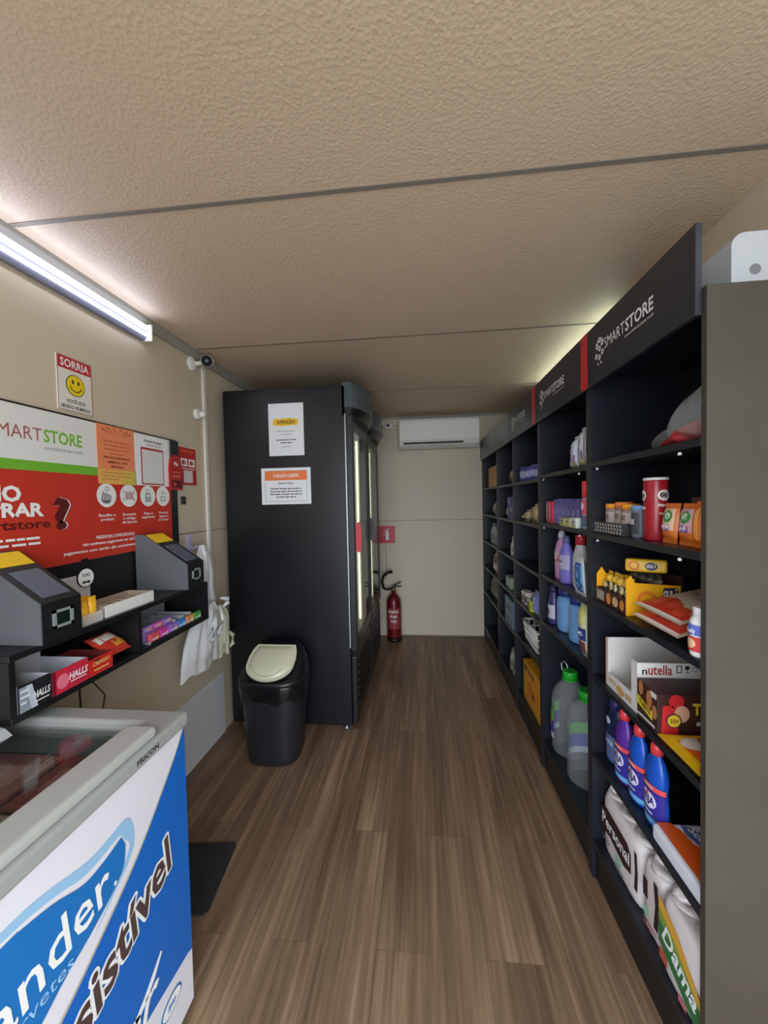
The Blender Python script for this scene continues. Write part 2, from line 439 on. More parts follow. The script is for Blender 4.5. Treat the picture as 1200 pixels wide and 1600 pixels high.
# ------------------------------------------------------------------ left wall: light, signs
TUBE = M((225, 232, 255), .3, emit=LED_STRENGTH)
def led_fixture(loc, rz, L, label, tube):
    t = thing('led_light', label, 'light', loc, rz)
    MB().prism([(-.0, 0), (.022, 0), (.034, -.012), (.034, -.05), (.016, -.075), (0, -.075)], plane((L / 2, 0, 0), (0, -1, 0), (0, 0, 1)), -L, M((128, 128, 146), .4), h0=0).done('housing', t)
    for (y, z) in ((-.040, -.020), (-.034, -.052)):
        MB().tube([(-L / 2 + .01, y, z), (L / 2 - .01, y, z)], .0070, tube, 10).done('tube', t)
    for s in (-1, 1):
        MB().box(s * L / 2 - .006, s * L / 2 + .006, -.052, 0, -.078, .002, M((226, 226, 228), .4), r=.004).done('end_cap', t)
    return t
led_fixture((XL + .001, 1.13, 2.374), LW, 1.22, 'long twin tube LED strip light glowing high on left wall', TUBE)
led_fixture((XR - .001, 2.55, 2.36), RW, 1.22, 'LED strip light on right wall hidden behind the header boards', M((228, 245, 225), .3, emit=BACK_LED_STRENGTH))
led_fixture((XR - .001, .2, 2.36), RW, 1.0, 'LED strip light on right wall above the doorway side', M((226, 236, 255), .3, emit=BACK_LED_STRENGTH * .55))

# smiling face notice
t = thing('smile_sign', 'small white notice with red SORRIA band and yellow smiling face', 'sign', (XL, 1.362, 1.87), LW)
b = MB().box(-.074, .074, -.004, 0, 0, .207, M((228, 222, 210), .5)); fr = FRONT(-.004)
for (u0, v0, u1, v1) in ((-.073, .001, .073, .003), (-.073, .204, .073, .206), (-.073, .001, -.071, .206), (.071, .001, .073, .206)): b.rect(u0, v0, u1, v1, fr, M((150, 70, 64), .5), 1)
b.done('plate', t)
g = MB().rect(-.07, .157, .07, .203, fr, M((190, 38, 44), .5), 1)
g.text('SORRIA', 0, .166, .029, fr, PWHITE, 2, width=.122, bold=.02)
g.done('red_band', t); g = MB()
g.text('VOCÊ ESTÁ', 0, .032, .013, fr, INK, 2, width=.082, bold=.015)
g.text('SENDO FILMADO', 0, .010, .013, fr, INK, 2, width=.126, bold=.015)
g.done('lettering', t)
g = MB().ell(0, .102, .041, .041, fr, INK, 1, n=32).ell(0, .102, .038, .038, fr, M((240, 206, 20), .5), 2, n=32)
for s in (-1, 1): g.ell(s * .012, .114, .0045, .0085, fr, INK, 3, n=12)
g.ring(0, .104, .0235, .0275, fr, INK, 3, n=16, a0=PI * 1.1, a1=PI * 1.9)
g.done('smiling_face', t)

# instruction board: black backing with the big red and white poster
BY = .40   # near end of the board
t = thing('instruction_board', 'large red and white how to buy poster on black backing board', 'poster', (XL + .002, 1.17, 1.118), LW)
MB().box(-.77, .775, -.010, 0, 0, .735, M((22, 22, 24), .45)).done('backing_board', t)
fr = FRONT(-.010, x=-1.17, z=-1.118)         # so that u = world Y and v = world Z
b = MB()
OR = M((196, 52, 36), .5)
b.prism([(BY, 1.277), (1.885, 1.302), (1.885, 1.845), (BY, 1.845)], fr, .004, OR, h0=.005); fr2 = FRONT(-.015, x=-1.17, z=-1.118)
b.rect(BY, 1.664, 1.885, 1.8445, fr2, M((226, 224, 220), .45), 1)
b.rect(BY, 1.630, 1.885, 1.664, fr2, M((112, 178, 48), .5), 1)
b.text('SMART', 1.040, 1.735, .044, fr2, M((172, 92, 92), .5), 2, 'l', width=.168)
b.text('STORE', 1.214, 1.735, .044, fr2, M((122, 186, 54), .5), 2, 'l', width=.152, bold=.022)
b.text('conveniência para você', 1.216, 1.708, .013, fr2, GREYTXT, 2, 'l', width=.148)
b.text('COMO', 1.130, 1.527, .048, fr2, PWHITE, 2, 'r', width=.225, bold=.04)
b.text('COMPRAR', 1.203, 1.476, .043, fr2, PWHITE, 2, 'r', width=.335, bold=.04)
DR = M((88, 26, 22), .5)
b.text('na smartstore', 1.225, 1.434, .030, fr2, DR, 2, 'r', width=.36, bold=.02)
b.text('?', 1.273, 1.430, .104, fr2, PWHITE, 2, 'c', width=.068, bold=.05)
b.text('?', 1.268, 1.430, .104, fr2, DR, 3, 'c', width=.068, bold=.05)
b.lines(.86, 1.235, 1.396, 3, .018, .008, fr2, PWHITE, 2, 3)
DG = M((112, 108, 108), .5)
cxs = [1.472, 1.593, 1.713, 1.82]
for i, x in enumerate(cxs):
    b.ell(x, 1.550, .050, .050, fr2, PWHITE, 2, n=32)
    if i == 0:      # open hand with coins
        b.ring(x + .002, 1.577, .007, .010, fr2, DG, 3, 12)
        for q in range(5): b.poly([(x - .03 + q * .011, 1.53), (x - .024 + q * .011, 1.53), (x - .012 + q * .009, 1.565 - .004 * q), (x - .018 + q * .009, 1.567 - .004 * q)], fr2, DG, 3)
        b.poly([(x - .03, 1.53), (x + .022, 1.53), (x + .012, 1.516), (x - .016, 1.516)], fr2, DG, 3)
    elif i == 1:    # bar code being read
        for q in range(9): b.rect(x - .022 + q * .0053, 1.533, x - .022 + q * .0053 + (.0032 if q % 3 else .0016), 1.567, fr2, M((150, 52, 48), .5), 3)
        for su in (-1, 1):
            for sv in (-1, 1): b.rect(x + su * .030 - .002, 1.550 + sv * .017 - .008, x + su * .030 + .002, 1.550 + sv * .017 + .008, fr2, DG, 3)
    elif i == 2:    # card machine
        b.rect(x - .018, 1.522, x + .018, 1.560, fr2, DG, 3); b.rect(x - .013, 1.545, x + .013, 1.556, fr2, PWHITE, 4)
        for q in range(3):
            for r in range(3): b.rect(x - .012 + q * .009, 1.526 + r * .006, x - .006 + q * .009, 1.530 + r * .006, fr2, PWHITE, 4)
        b.rect(x - .012, 1.562, x + .012, 1.582, fr2, DG, 3); b.rect(x - .009, 1.565, x + .009, 1.579, fr2, PWHITE, 4)
    else:           # opening parcel
        b.rect(x - .018, 1.525, x + .018, 1.548, fr2, DG, 3); b.rect(x - .014, 1.529, x + .014, 1.545, fr2, PWHITE, 4)
        for a in (-.9, -.3, .3, .9): b.poly([(x + .006 * math.sin(a), 1.553), (x + .026 * math.sin(a) - .002, 1.553 + .026 * math.cos(a)), (x + .026 * math.sin(a) + .002, 1.553 + .026 * math.cos(a))], fr2, DG, 3)
for x, ls in zip(cxs, (['Escolha o', 'produto'], ['Escaneie', 'o código', 'de barras'], ['Faça o', 'pagamento'], ['Pronto!', 'Agora é', 'só levar'])):
    for q, s in enumerate(ls): b.text(s, x, 1.462 - q * .0175, .011, fr2, PWHITE, 2, 'c', width=min(.086, .0096 * len(s)), bold=.02)
b.text('PREZADO(A) CONSUMIDOR(A)', 1.515, 1.372, .0125, fr2, PWHITE, 2, 'c', width=.205, bold=.02)
b.text('não aceitamos pagamento em dinheiro', 1.50, 1.350, .0115, fr2, PWHITE, 2, 'c', width=.30, bold=.02)
b.text('pagamentos com cartão são exclusivamente pelo app', 1.50, 1.325, .0115, fr2, PWHITE, 2, 'c', width=.46, bold=.02)
b.done('poster_print', t)

# orange leaflet
b = MB().box(-.1, .1, -.002, 0, 0, .248, M((236, 140, 92), .6)); fr = FRONT(-.002)
for a in (-.95, -.55, -.15, .3, .7, 1.05):
    c, s = math.sin(a), math.cos(a)
    b.poly([(.0 + c * .035, .205 - s * .0 + abs(s) * .012), (c * .094 - .006 * s, .208 + s * .036 + .006 * c), (c * .094 + .006 * s, .208 + s * .036 - .006 * c)], fr, M((196, 112, 82), .6), 1)
b.lines(-.075, .075, .178, 4, .017, .006, fr, M((206, 104, 74), .6), 1, 5, 'c')
for q, s in enumerate(('PARA SUA SEGURANÇA', 'AMBIENTE 100%', 'MONITORADO')): b.text(s, 0, .108 - q * .019, .0095, fr, M((120, 52, 38), .6), 1, width=(.145, .11, .07)[q], bold=.03)
b.rect(-.1, .0, .1, .062, fr, M((232, 176, 92), .6), 1); b.rect(.03, 0, .1, .062, fr, M((216, 186, 84), .6), 2)
b.lines(-.085, .085, .046, 3, .014, .004, fr, M((196, 130, 70), .6), 3, 6)
solo('orange_leaflet', b, 'orange leaflet with sun rays taped on the red poster', 'leaflet', (XL + .0195, 1.532, 1.598), LW)

# white leaflet with a red square frame
b = MB().box(-.112, .112, -.002, 0, 0, .24, PWHITE); fr = FRONT(-.002)
b.text('Acesse de graça', .004, .210, .0125, fr, INK, 1, width=.125, bold=.02); b.text('a internet aqui', .012, .192, .0115, fr, M((150, 70, 66), .6), 1, width=.10)
b.rect(-.080, .005, .076, .182, fr, M((176, 44, 46), .6), 1); b.rect(-.074, .011, .070, .172, fr, M((222, 220, 218), .6), 2)
solo('access_leaflet', b, 'white leaflet with red square frame right of the orange leaflet', 'leaflet', (XL + .0195, 1.752, 1.600), LW)

# red tag hanging from the board, small red poster beyond it
t = thing('hanging_tag', 'red hanging tag with black strap at far edge of poster', 'tag', (XL + .018, 1.917, 1.585), LW)
MB().box(-.032, .032, -.008, 0, .155, .262, M((24, 24, 26), .4), r=.003).done('strap', t)
b = MB().prism([(-.05, 0), (.05, 0), (.052, .10), (.038, .165), (.018, .185), (-.018, .185), (-.038, .165), (-.052, .10)], FRONT(-.012), .011, M((176, 30, 34), .4)); fr = FRONT(-.012)
b.text('Pix', 0, .128, .020, fr, PWHITE, 1, bold=.03); b.rect(-.035, .092, .035, .097, fr, M((216, 110, 60), .5), 1)
b.text('APROXIME', 0, .066, .010, fr, M((232, 150, 90), .5), 1, width=.066, bold=.02); b.rect(-.04, .012, .04, .05, fr, M((88, 22, 26), .5), 1); b.ell(-.016, .03, .012, .012, fr, M((200, 66, 50), .5), 2, n=16)
b.done('body', t)
b = MB().box(-.078, .078, -.003, 0, 0, .21, M((186, 34, 40), .5)); fr = FRONT(-.003)
b.text('CARTÕES ACEITOS', 0, .185, .010, fr, M((230, 150, 70), .5), 1, width=.12, bold=.02); b.text('AQUI', 0, .168, .010, fr, M((110, 90, 40), .5), 1, bold=.02)
for s in (-1, 1): b.rect(s * .036 - .030, .104, s * .036 + .030, .148, fr, PWHITE, 1); b.ell(s * .036 - .008, .126, .014, .014, fr, M((170, 60, 60), .5), 2, n=16); b.ell(s * .036 + .008, .126, .012, .012, fr, M((200, 140, 120), .5), 3, n=16)
b.rect(-.07, .090, .07, .094, fr, PWHITE, 1); b.rect(-.042, .012, .042, .082, fr, M((214, 204, 200), .5), 1)
solo('card_poster', b, 'small red poster with two white card logos near the white trunking', 'poster', (XL, 2.062, 1.618), LW)

# cameras and trunking
t = thing('security_camera', 'white bullet camera with black lens at top of white trunking', 'camera', (XL, 2.13, 2.33), LW)
MB().lathe([(.042, 0), (.042, .010), (.030, .018), (.018, .022)], M((226, 224, 220), .4), seg=24).done('mount', t)
o = t.children[0]; o.rotation_euler = (PI / 2, 0, 0)
MB().tube([(0, -.018, 0), (.012, -.04, .004), (.03, -.06, .018)], .013, M((226, 224, 220), .4), 12).done('arm', t)
b = MB().lathe([(.012, -.07), (.030, -.064), (.034, -.05), (.034, .034), (.031, .040)], M((228, 226, 222), .35), seg=24).done('housing', t)
b.location = (.045, -.075, .03); d = Vector((-1.8, -.92, -.72)).normalized()   # it watches the aisle towards the doorway
b.rotation_euler = d.to_track_quat('Z', 'Y').to_euler()
l = MB().lathe([(.031, .036), (.031, .042), (.026, .043)], M((12, 12, 15), .6, spec=.2), seg=24).lathe([(.010, .0425), (.009, .046)], M((26, 26, 34), .3), seg=16).done('lens', b)
t = thing('wall_sensor', 'small white round sensor on left wall below the bullet camera', 'sensor', (XL, 2.165, 2.045), LW)
o = MB().lathe([(.032, 0), (.032, .012), (.024, .020)], WHITE, seg=24).done('base', t); o.rotation_euler = (PI / 2, 0, 0)
o = MB().lathe([(.018, 0), (.020, .012), (.016, .026), (.006, .032)], WHITE, seg=20).lathe([(.006, .031), (.005, .034)], INK, seg=12).done('head', t); o.rotation_euler = (PI / 2, 0, .5); o.location = (.01, -.018, 0)
solo('cable_trunking', MB().box(-.015, .015, -.014, 0, 0, 1.70, M((222, 218, 208), .45), r=.002, seg=1), 'white vertical cable trunking on left wall beside the tall fridge', 'trunking', (XL, 2.245, .66), LW)
solo('cable_clip', MB().box(-.018, .018, -.01, 0, 0, .045, M((30, 30, 30), .5), r=.003).box(-.008, .008, -.016, -.01, .012, .03, M((60, 60, 62), .5)), 'tiny black wall clip below the small red card poster', 'clip', (XL, 2.005, 1.507), LW)

# ------------------------------------------------------------------ payment counter on the left wall
CF = -1.08; CY0, CY1 = .875, 1.80
t = thing('counter_shelf', 'black two tier wall shelf under the red poster', 'shelf', (XL, (CY0 + CY1) / 2, .93), LW)
W = CY1 - CY0; D = CF - XL; KB = M((20, 21, 23), .4)
MB().box(-W / 2, W / 2, -D, 0, 0, .018, KB, r=.001, seg=1).done('lower_shelf', t)
MB().box(-W / 2, W / 2, -D, 0, .168, .186, KB, r=.001, seg=1).done('upper_shelf', t)
for x in (-W / 2, .455 - W / 2, W / 2 - .016): MB().box(x, x + .016, -D + .001, 0, .018, .168, KB).done('divider', t)
MB().box(-W / 2 + .016, W / 2 - .016, -.006, 0, .018, .168, KB).done('back_panel', t)

def terminal(y, label):
    t = thing('payment_terminal', label, 'terminal', (XL + .020, y, 1.1165), LW, 'self checkout terminals on the wall shelf')
    w2 = .062; Dp = .25; GR = M((96, 100, 104), .42)
    side = [(0, 0), (Dp, 0), (Dp, .115), (.045, .252), (0, .252)]
    MB().prism(side, plane((-w2, 0, 0), (0, -1, 0), (0, 0, 1)), -.004, GR, h0=0).done('side_plate', t)['label'] = 'grey side plate facing the doorway'
    fr = plane((-w2, 0, 0), (0, -1, 0), (0, 0, 1))
    MB().prism(side, fr, 2 * w2, M((24, 26, 28), .35), h0=0).done('body', t)
    # sloped top frame : u = x, v runs up the slope
    sl = Vector((0, .205, .137)).normalized()
    fs = plane((0, -Dp, .115), (1, 0, 0), sl)
    MB().prism([(-.040, .022), (.044, .022), (.044, .150), (-.040, .150)], fs, .004, M((98, 102, 116), .18), h0=.0025).done('screen', t)
    MB().prism([(-.056, .178), (.056, .178), (.056, .244), (-.056, .244)], fs, .002, YEL, h0=.0018).done('yellow_sticker', t)
    f = FRONT(-Dp); b = MB()
    for (u0, v0, u1, v1) in ((-.032, .036, .032, .044), (-.032, .080, .032, .088), (-.032, .036, -.022, .088), (.022, .036, .032, .088)): b.box(u0, u1, -Dp - .004, -Dp, v0, v1, M((138, 142, 142), .35))
    b.done('scanner_bezel', t)
    MB().box(-.022, .022, -Dp - .0015, -Dp, .044, .080, M((20, 34, 30), .1)).done('scanner_glass', t)
    return t
terminal(1.015, 'grey wedge payment terminal at near end of wall shelf, partly cut by frame')
terminal(1.683, 'grey wedge payment terminal at far end of wall shelf, by white bags')

def open_tray(name, label, cat, loc, w, d, h, outer, inner, fronts=(), backh=None, rz=LW, group=None, top=False):
    """open carton: four thin walls and a base; local front faces the aisle"""
    t = thing(name, label, cat, loc, rz, group); e = .003; bh = backh or h
    b = MB().box(-w / 2, w / 2, -d, 0, 0, e, inner).box(-w / 2, w / 2, -e, 0, e, bh, inner).box(-w / 2, -w / 2 + e, -d, -e, e, h, inner).box(w / 2 - e, w / 2, -d, -e, e, h, inner)
    b.box(-w / 2, w / 2, -d - e, -d, 0, h, outer); b.done('tray', t)
    if fronts:
        f = MB()
        for fn in fronts: fn(f, FRONT(-d - e))
        f.done('front_print', t)
    return t
Z0 = .9485
# cough drop displays
LG = M((206, 206, 212), .5)
HW = M((228, 228, 230), .5)
open_tray('candy_tray', 'black and silver candy tray beside near terminal', 'candy box', (-1.275, .942, Z0), .090, .19, .075, M((30, 32, 36), .4), LG,
          [lambda f, r: (f.rect(-.044, .002, -.014, .07, r, M((150, 156, 166), .4), 1), f.poly([(-.014, .002), (.004, .002), (-.010, .07), (-.026, .07)], r, M((196, 202, 210), .4), 2), f.text('HALLS', .016, .026, .018, r, PWHITE, 3, width=.048, bold=.03, shear=.25), f.rect(-.004, .014, .036, .017, r, PWHITE, 3), f.lines(-.042, -.016, .056, 3, .016, .006, r, PWHITE, 3, 4))], backh=.11)
open_tray('candy_tray', 'pink red candy tray second from near terminal on lower shelf', 'candy box', (-1.255, 1.050, Z0), .120, .17, .07, M((206, 42, 66), .4), LG,
          [lambda f, r: (f.rect(-.062, 0, -.05, .07, r, M((112, 26, 38), .4), 1), f.ell(-.028, .033, .020, .022, r, M((236, 120, 140), .4), 1), f.text('HALLS', .024, .028, .020, r, PWHITE, 2, width=.066, bold=.03, shear=.2), f.rect(-.004, .019, .05, .022, r, PWHITE, 2))], backh=.10)
open_tray('candy_tray', 'orange red chocolate tray third from near terminal', 'candy box', (-1.235, 1.160, Z0), .092, .15, .055, M((210, 46, 40), .4), M((120, 44, 40), .5),
          [lambda f, r: (f.text('CREMOSO', .0, .030, .013, r, M((240, 200, 120), .4), 1, width=.066, bold=.02, shear=.2), f.rect(-.03, .014, .03, .018, r, M((240, 200, 120), .4), 1), f.poly([(-.036, .05), (.0, .05), (-.012, .04)], r, M((120, 30, 30), .4), 1))])
t = thing('candy_bag', 'red and white candy bag lying against lower shelf divider', 'candy bag', (-1.135, 1.268, Z0 + .002), LW)
fr = plane((0, -.03, .022), (1, 0, 0), Vector((0, .86, .5)).normalized())
b = MB(); q = b.pillow(.105, .11, .04, M((202, 60, 44), .35), fr, .006, .12, 3)
b.rect(-.045, .055, .035, .09, q, M((228, 216, 200), .4), 1, 6, 4); b.rect(-.01, .02, .045, .05, q, M((232, 160, 50), .4), 1, 4, 2)
b.done('wrapper', t)
# chewing gum display on the far half of the lower shelf
t = open_tray('gum_display', 'grey stepped gum display tray at far end of lower shelf', 'display tray', (-1.286, 1.575, Z0), .355, .20, .008, M((36, 36, 42), .4), M((150, 154, 158), .4), backh=.078)
for i in range(3):
    MB().box(.005 + i * .057, .010 + i * .057, -.178, -.01, .003, .045, M((164, 168, 172), .4)).done('partition', t)
cols = [((214, 84, 96), (232, 120, 60), 'TRIDENT'), ((206, 60, 160), (230, 130, 190), 'BUBBALOO'), ((150, 110, 206), (222, 160, 80), 'FRESH'), ((74, 128, 206), (150, 190, 236), 'MENTA'), ((226, 150, 80), (240, 200, 160), 'FRUTAS'), ((72, 160, 66), (140, 206, 110), 'HORTELÃ')]
labs = ['coral gum pack at near end of the grey gum display', 'magenta gum pack second from near end of gum display', 'violet gum pack in middle of the grey gum display', 'blue gum pack beyond the violet pack in gum display', 'orange gum pack between blue and green gum packs', 'green gum pack at far end of the grey gum display']
for i, (c1, c2, s) in enumerate(cols):
    b = MB().box(-.027, .027, -.016, 0, 0, .038, M(c1, .35), r=.002, seg=1); f = FRONT(-.016)
    b.ell(.012, .016, .011, .010, f, M(c2, .4), 1, n=16); b.text(s, -.003, .011, .009, f, PWHITE, 2, width=.040, bold=.03, shear=.2)
    solo('gum_pack', b, labs[i], 'gum', (-1.1045, 1.575 - .1475 + i * .059, Z0 + .0005), LW, 'gum packs along the display')
solo('price_card', MB().box(-.055, .055, -.004, 0, 0, .062, M((120, 136, 150), .3)).rect(-.03, .006, -.01, .056, FRONT(-.004), M((190, 206, 220), .3), 1).lines(.0, .05, .046, 4, .011, .005, FRONT(-.004), M((50, 60, 76), .4), 1, 9), 'blue grey card standing behind gum packs in lower shelf', 'card', (-1.308, 1.42, Z0 + .0005), LW)

for i, (c1, y) in enumerate((((170, 120, 206), 1.430), ((206, 90, 170), 1.489), ((140, 110, 200), 1.548))):
    b = MB().box(-.027, .027, -.016, 0, 0, .060, M(c1, .35), r=.002, seg=1); f = FRONT(-.016); b.ell(.008, .046, .012, .008, f, M((226, 170, 120), .4), 1, n=16); b.text('GUM', -.012, .043, .008, f, PWHITE, 2, width=.02, bold=.03)
    solo('gum_pack', b, ('nearest', 'middle', 'farthest')[i] + ' taller gum pack in second row behind coral and magenta packs', 'gum', (-1.135, y, Z0 + .0036), LW, 'gum packs in the second row')
# upper shelf: sweets with round moustache tag, open white carton
Z1 = 1.1165
t = open_tray('sweets_display', 'white sweets display box with round moustache tag, behind the yellow sweets', 'display box', (-1.316, 1.285, Z1), .17, .085, .016, M((226, 226, 226), .5), M((226, 226, 226), .5), backh=.125)
b = MB(); f = FRONT(-.0885, z=.128, x=-.020)
b.prism([(.036 * math.cos(2 * PI * i / 28), .036 * math.sin(2 * PI * i / 28)) for i in range(28)], f, .003, M((30, 28, 30), .4)); b.ell(0, 0, .0325, .0325, f, PWHITE, 1, n=28)
b.text('TOPO', 0, .004, .011, f, M((70, 50, 50), .5), 2, width=.034, bold=.03)
for s in (-1, 1): b.poly([(0, -.013), (s * .010, -.010), (s * .019, -.016), (s * .010, -.021), (0, -.018)], f, INK, 2)
b.prism([(-.012, .033), (.012, .033), (.016, .044), (.019, .056), (.012, .070), (-.012, .070), (-.019, .056), (-.016, .044)], f, .003, M((24, 22, 24), .4))
b.done('round_tag', t)
for i in range(10):
    b = MB(); b.pillow(.030, .062 + .012 * (i % 3), .02, M((246, 186, 40) if i % 3 else (250, 206, 90), .4), plane((0, 0, 0), (1, 0, 0), (0, 0, 1)), .006, .15, i, 8, 8)
    solo('candy', b, 'small yellow wrapped sweet in the cluster right beside near terminal', 'sweet', (-1.110 - (i // 3) * .028, 1.098 + (i % 3) * .032, Z1 + .0005), LW, 'yellow sweets on the upper shelf')
b = MB(); TR = film_mat('sweets_tray_film', (230, 230, 230), .35)
b.box(-.052, .052, -.002, 0, 0, .035, TR).box(.050, .052, 0, .12, 0, .035, TR).box(-.052, -.050, 0, .12, 0, .035, TR).box(-.052, .052, .12, .122, 0, .035, TR)
solo('clear_tray', b, 'clear low tray around the yellow sweets beside near terminal', 'tray', (-1.092, 1.130, Z1 + .0003), LW)
t = open_tray('snack_carton', 'open white carton of brown cookies between the two terminals', 'carton', (-1.206, 1.318, Z1), .235, .108, .042, M((228, 226, 222), .5), M((176, 158, 140), .5))
for i in range(6):
    b = MB(); b.pillow(.034, .096, .022, M((150, 104, 74), .45), plane((0, 0, .013), (1, 0, 0), (0, 1, 0)), .008, .12, i + 20, 8, 10)
    b.rect(-.012, .03, .012, .07, plane((0, 0, .024), (1, 0, 0), (0, 1, 0)), M((206, 190, 170), .5), 3, 2, 2)
    solo('cookie_pack', b, 'brown cookie packet lying in the open white carton between terminals', 'cookie packet', (-1.104, 1.226 + i * .0368, Z1 + .0036), LW, 'cookie packets in the open carton')
solo('power_cable', MB().tube([(-1.20, 1.19, .930), (-1.20, 1.192, .86), (-1.205, 1.20, .78), (-1.25, 1.19, .70), (-1.315, 1.18, .6)], .0035, M((36, 36, 38), .5)).tube([(-1.21, 1.235, .930), (-1.20, 1.245, .87), (-1.195, 1.29, .80), (-1.23, 1.31, .70), (-1.315, 1.30, .6)], .0025, M((36, 36, 38), .5)), 'thin dark cables hanging below the wall shelf behind the freezer', 'cable')

# carrier bags on a hook
BAGM = film_mat('carrier_bag_film', (236, 236, 240), .82)
BAGY = film_mat('carrier_bag_cream', (226, 222, 196), .82)
t = thing('wall_hook', 'pale lilac plastic hook on left wall holding the white bags', 'hook', (XL, 2.05, 1.26), LW)
LIL = M((188, 184, 226), .35)
MB().box(-.02, .02, -.006, 0, -.02, .075, LIL, r=.003).done('plate', t)
MB().tube([(0, -.004, .01), (0, -.022, -.006), (0, -.04, -.004), (0, -.046, .012)], .006, LIL, 10).done('prong', t)
def drape_bag(rows, off, depth, mat, seed, label, loops=()):
    """limp bag: rows of (z, near y, far y) from top to bottom; folds run down from the gathered top"""
    rn = random.Random(seed); ph = [rn.uniform(0, 6.3) for _ in range(5)]; nu, nr = 36, len(rows); b = MB()
    fine = []
    for k in range((nr - 1) * 5 + 1):
        i, q = min(k // 5, nr - 2), k / 5 - min(k // 5, nr - 2)
        q = q * q * (3 - 2 * q); fine.append(tuple(rows[i][c] + (rows[i + 1][c] - rows[i][c]) * q for c in range(3)))
    n = len(fine)
    for side in (1, -1):
        vs = []
        for j, (z, a, c) in enumerate(fine):
            v = j / (n - 1); full = depth * (0.22 + 0.78 * math.sin(min(1, v * 1.15) * PI / 1.3))
            for i in range(nu + 1):
                u = i / nu; env = math.sin(PI * u) ** .55
                fold = .5 * math.sin(17 * u + ph[0] + 2.2 * v) + .35 * math.sin(31 * u + ph[1] - 4 * v) + .25 * math.sin(9 * u + ph[2] + 7 * v)
                x = off + side * (full * .5 * env + (.011 * (1 - .45 * v) * fold * env if side > 0 else 0))
                zz = z + (.010 * math.sin(11 * u + ph[3]) + .006 * math.sin(23 * u + ph[4])) * v * v
                vs.append((XL + x, a + (c - a) * u, zz))
        fs = []
        for j in range(n - 1):
            for i in range(nu):
                q = [j * (nu + 1) + i, (j + 1) * (nu + 1) + i, (j + 1) * (nu + 1) + i + 1, j * (nu + 1) + i + 1]
                fs.append(q if side > 0 else q[::-1])
        b.add(vs, fs, mat, True)
    for path in loops: b.tube([(XL + x, y, z) for x, y, z in path], [.006 + .010 * math.sin(PI * i / (len(path) - 1)) for i in range(len(path))], mat, 8)
    return solo('carrier_bag', b, label, 'bag')
drape_bag([(1.275, 2.015, 2.045), (1.24, 2.0, 2.07), (1.19, 1.975, 2.125), (1.12, 1.96, 2.145), (1.02, 1.955, 2.14), (.95, 1.965, 2.16), (.925, 1.985, 2.17)], .085, .07, BAGM, 3, 'folded white plastic bag uppermost on the lilac hook', [[(.16, 2.08, .96), (.185, 2.12, .95), (.18, 2.13, .925), (.16, 2.10, .90)]])
drape_bag([(.955, 1.95, 2.03), (.92, 1.86, 2.05), (.86, 1.79, 2.058), (.78, 1.745, 2.06), (.70, 1.72, 2.062), (.635, 1.71, 2.065)], .15, .085, BAGM, 5, 'white plastic bag hanging lowest, nearest the wall shelf', [[(.20, 1.97, .92), (.225, 1.90, .86), (.225, 1.865, .80), (.20, 1.90, .77)], [(.19, 2.02, .93), (.22, 2.01, .86), (.215, 1.97, .80), (.19, 1.99, .77)]])
drape_bag([(.905, 2.11, 2.16), (.88, 2.10, 2.20), (.84, 2.09, 2.225), (.76, 2.09, 2.225), (.66, 2.09, 2.245), (.60, 2.09, 2.255)], .105, .10, BAGY, 8, 'cream tinted plastic bag hanging lowest, nearest the black fridge', [[(.12, 2.19, .74), (.14, 2.25, .69), (.13, 2.262, .63), (.11, 2.22, .60)]])

# ------------------------------------------------------------------ chest freezer
FX, FYE, FY0 = -.70, 1.02, -.30
t = thing('chest_freezer', 'blue and white ice cream chest freezer with sliding glass lids in foreground', 'freezer', (0, 0, 0))
WB = M((226, 224, 232), .35); RIM = M((158, 160, 156), .38)
b = MB(); x0 = XL + .02
b.box(FX - .045, FX, FY0, FYE, .07, .868, WB).box(x0, x0 + .045, FY0, FYE, .07, .868, WB).box(x0 + .045, FX - .045, FYE - .045, FYE, .07, .868, WB).box(x0 + .045, FX - .045, FY0, FY0 + .045, .07, .868, WB).box(x0, FX, FY0, FYE, .045, .07, WB)
b.done('cabinet', t)
b = MB()
LIN = M((120, 124, 122), .5)
b.box(x0 + .045, x0 + .05, FY0 + .05, FYE - .05, .10, .86, LIN).box(FX - .05, FX - .045, FY0 + .05, FYE - .05, .10, .86, LIN).box(x0 + .045, FX - .045, FYE - .052, FYE - .046, .10, .86, LIN).box(x0 + .045, FX - .045, FY0 + .045, FYE - .046, .10, .12, LIN)
b.done('liner', t)
b = MB()      # rim: a frame of four rails with rounded outer edge
ro = .010
b.box(FX - .085, FX + ro, FY0 - ro, FYE + ro, .862, .902, RIM, r=.010, seg=3).box(x0 - .005, x0 + .09, FY0 - ro, FYE + ro, .862, .902, RIM, r=.010, seg=3)
b.box(x0 + .02, FX - .02, FYE - .055, FYE + ro, .8622, .9018, RIM, r=.010, seg=3).box(x0 + .02, FX - .02, FY0 - ro, FY0 + .06, .8622, .9018, RIM, r=.010, seg=3)
b.done('rim', t)
l1 = MB().box(x0 + .085, FX - .08, .30, FYE - .05, .872, .878, glass_mat('freezer_glass_lower', (.84, .88, .86, 1), .10, .06)).done('glass_lid', t)
b = MB().box(FX - .086, FX - .002, FY0 + .02, .915, .899, .926, M((176, 177, 172), .36), r=.010, seg=3).box(x0 + .01, x0 + .085, FY0 + .02, .915, .899, .926, M((176, 177, 172), .36), r=.010, seg=3)
b.done('lid_rail', t)
l2 = MB().box(x0 + .084, FX - .084, FY0 + .03, .52, .905, .911, film_mat('freezer_upper_reflection_film', (128, 142, 134), .55)).done('glass_lid', t)  # green-grey film colour imitates the ceiling reflected in this glass
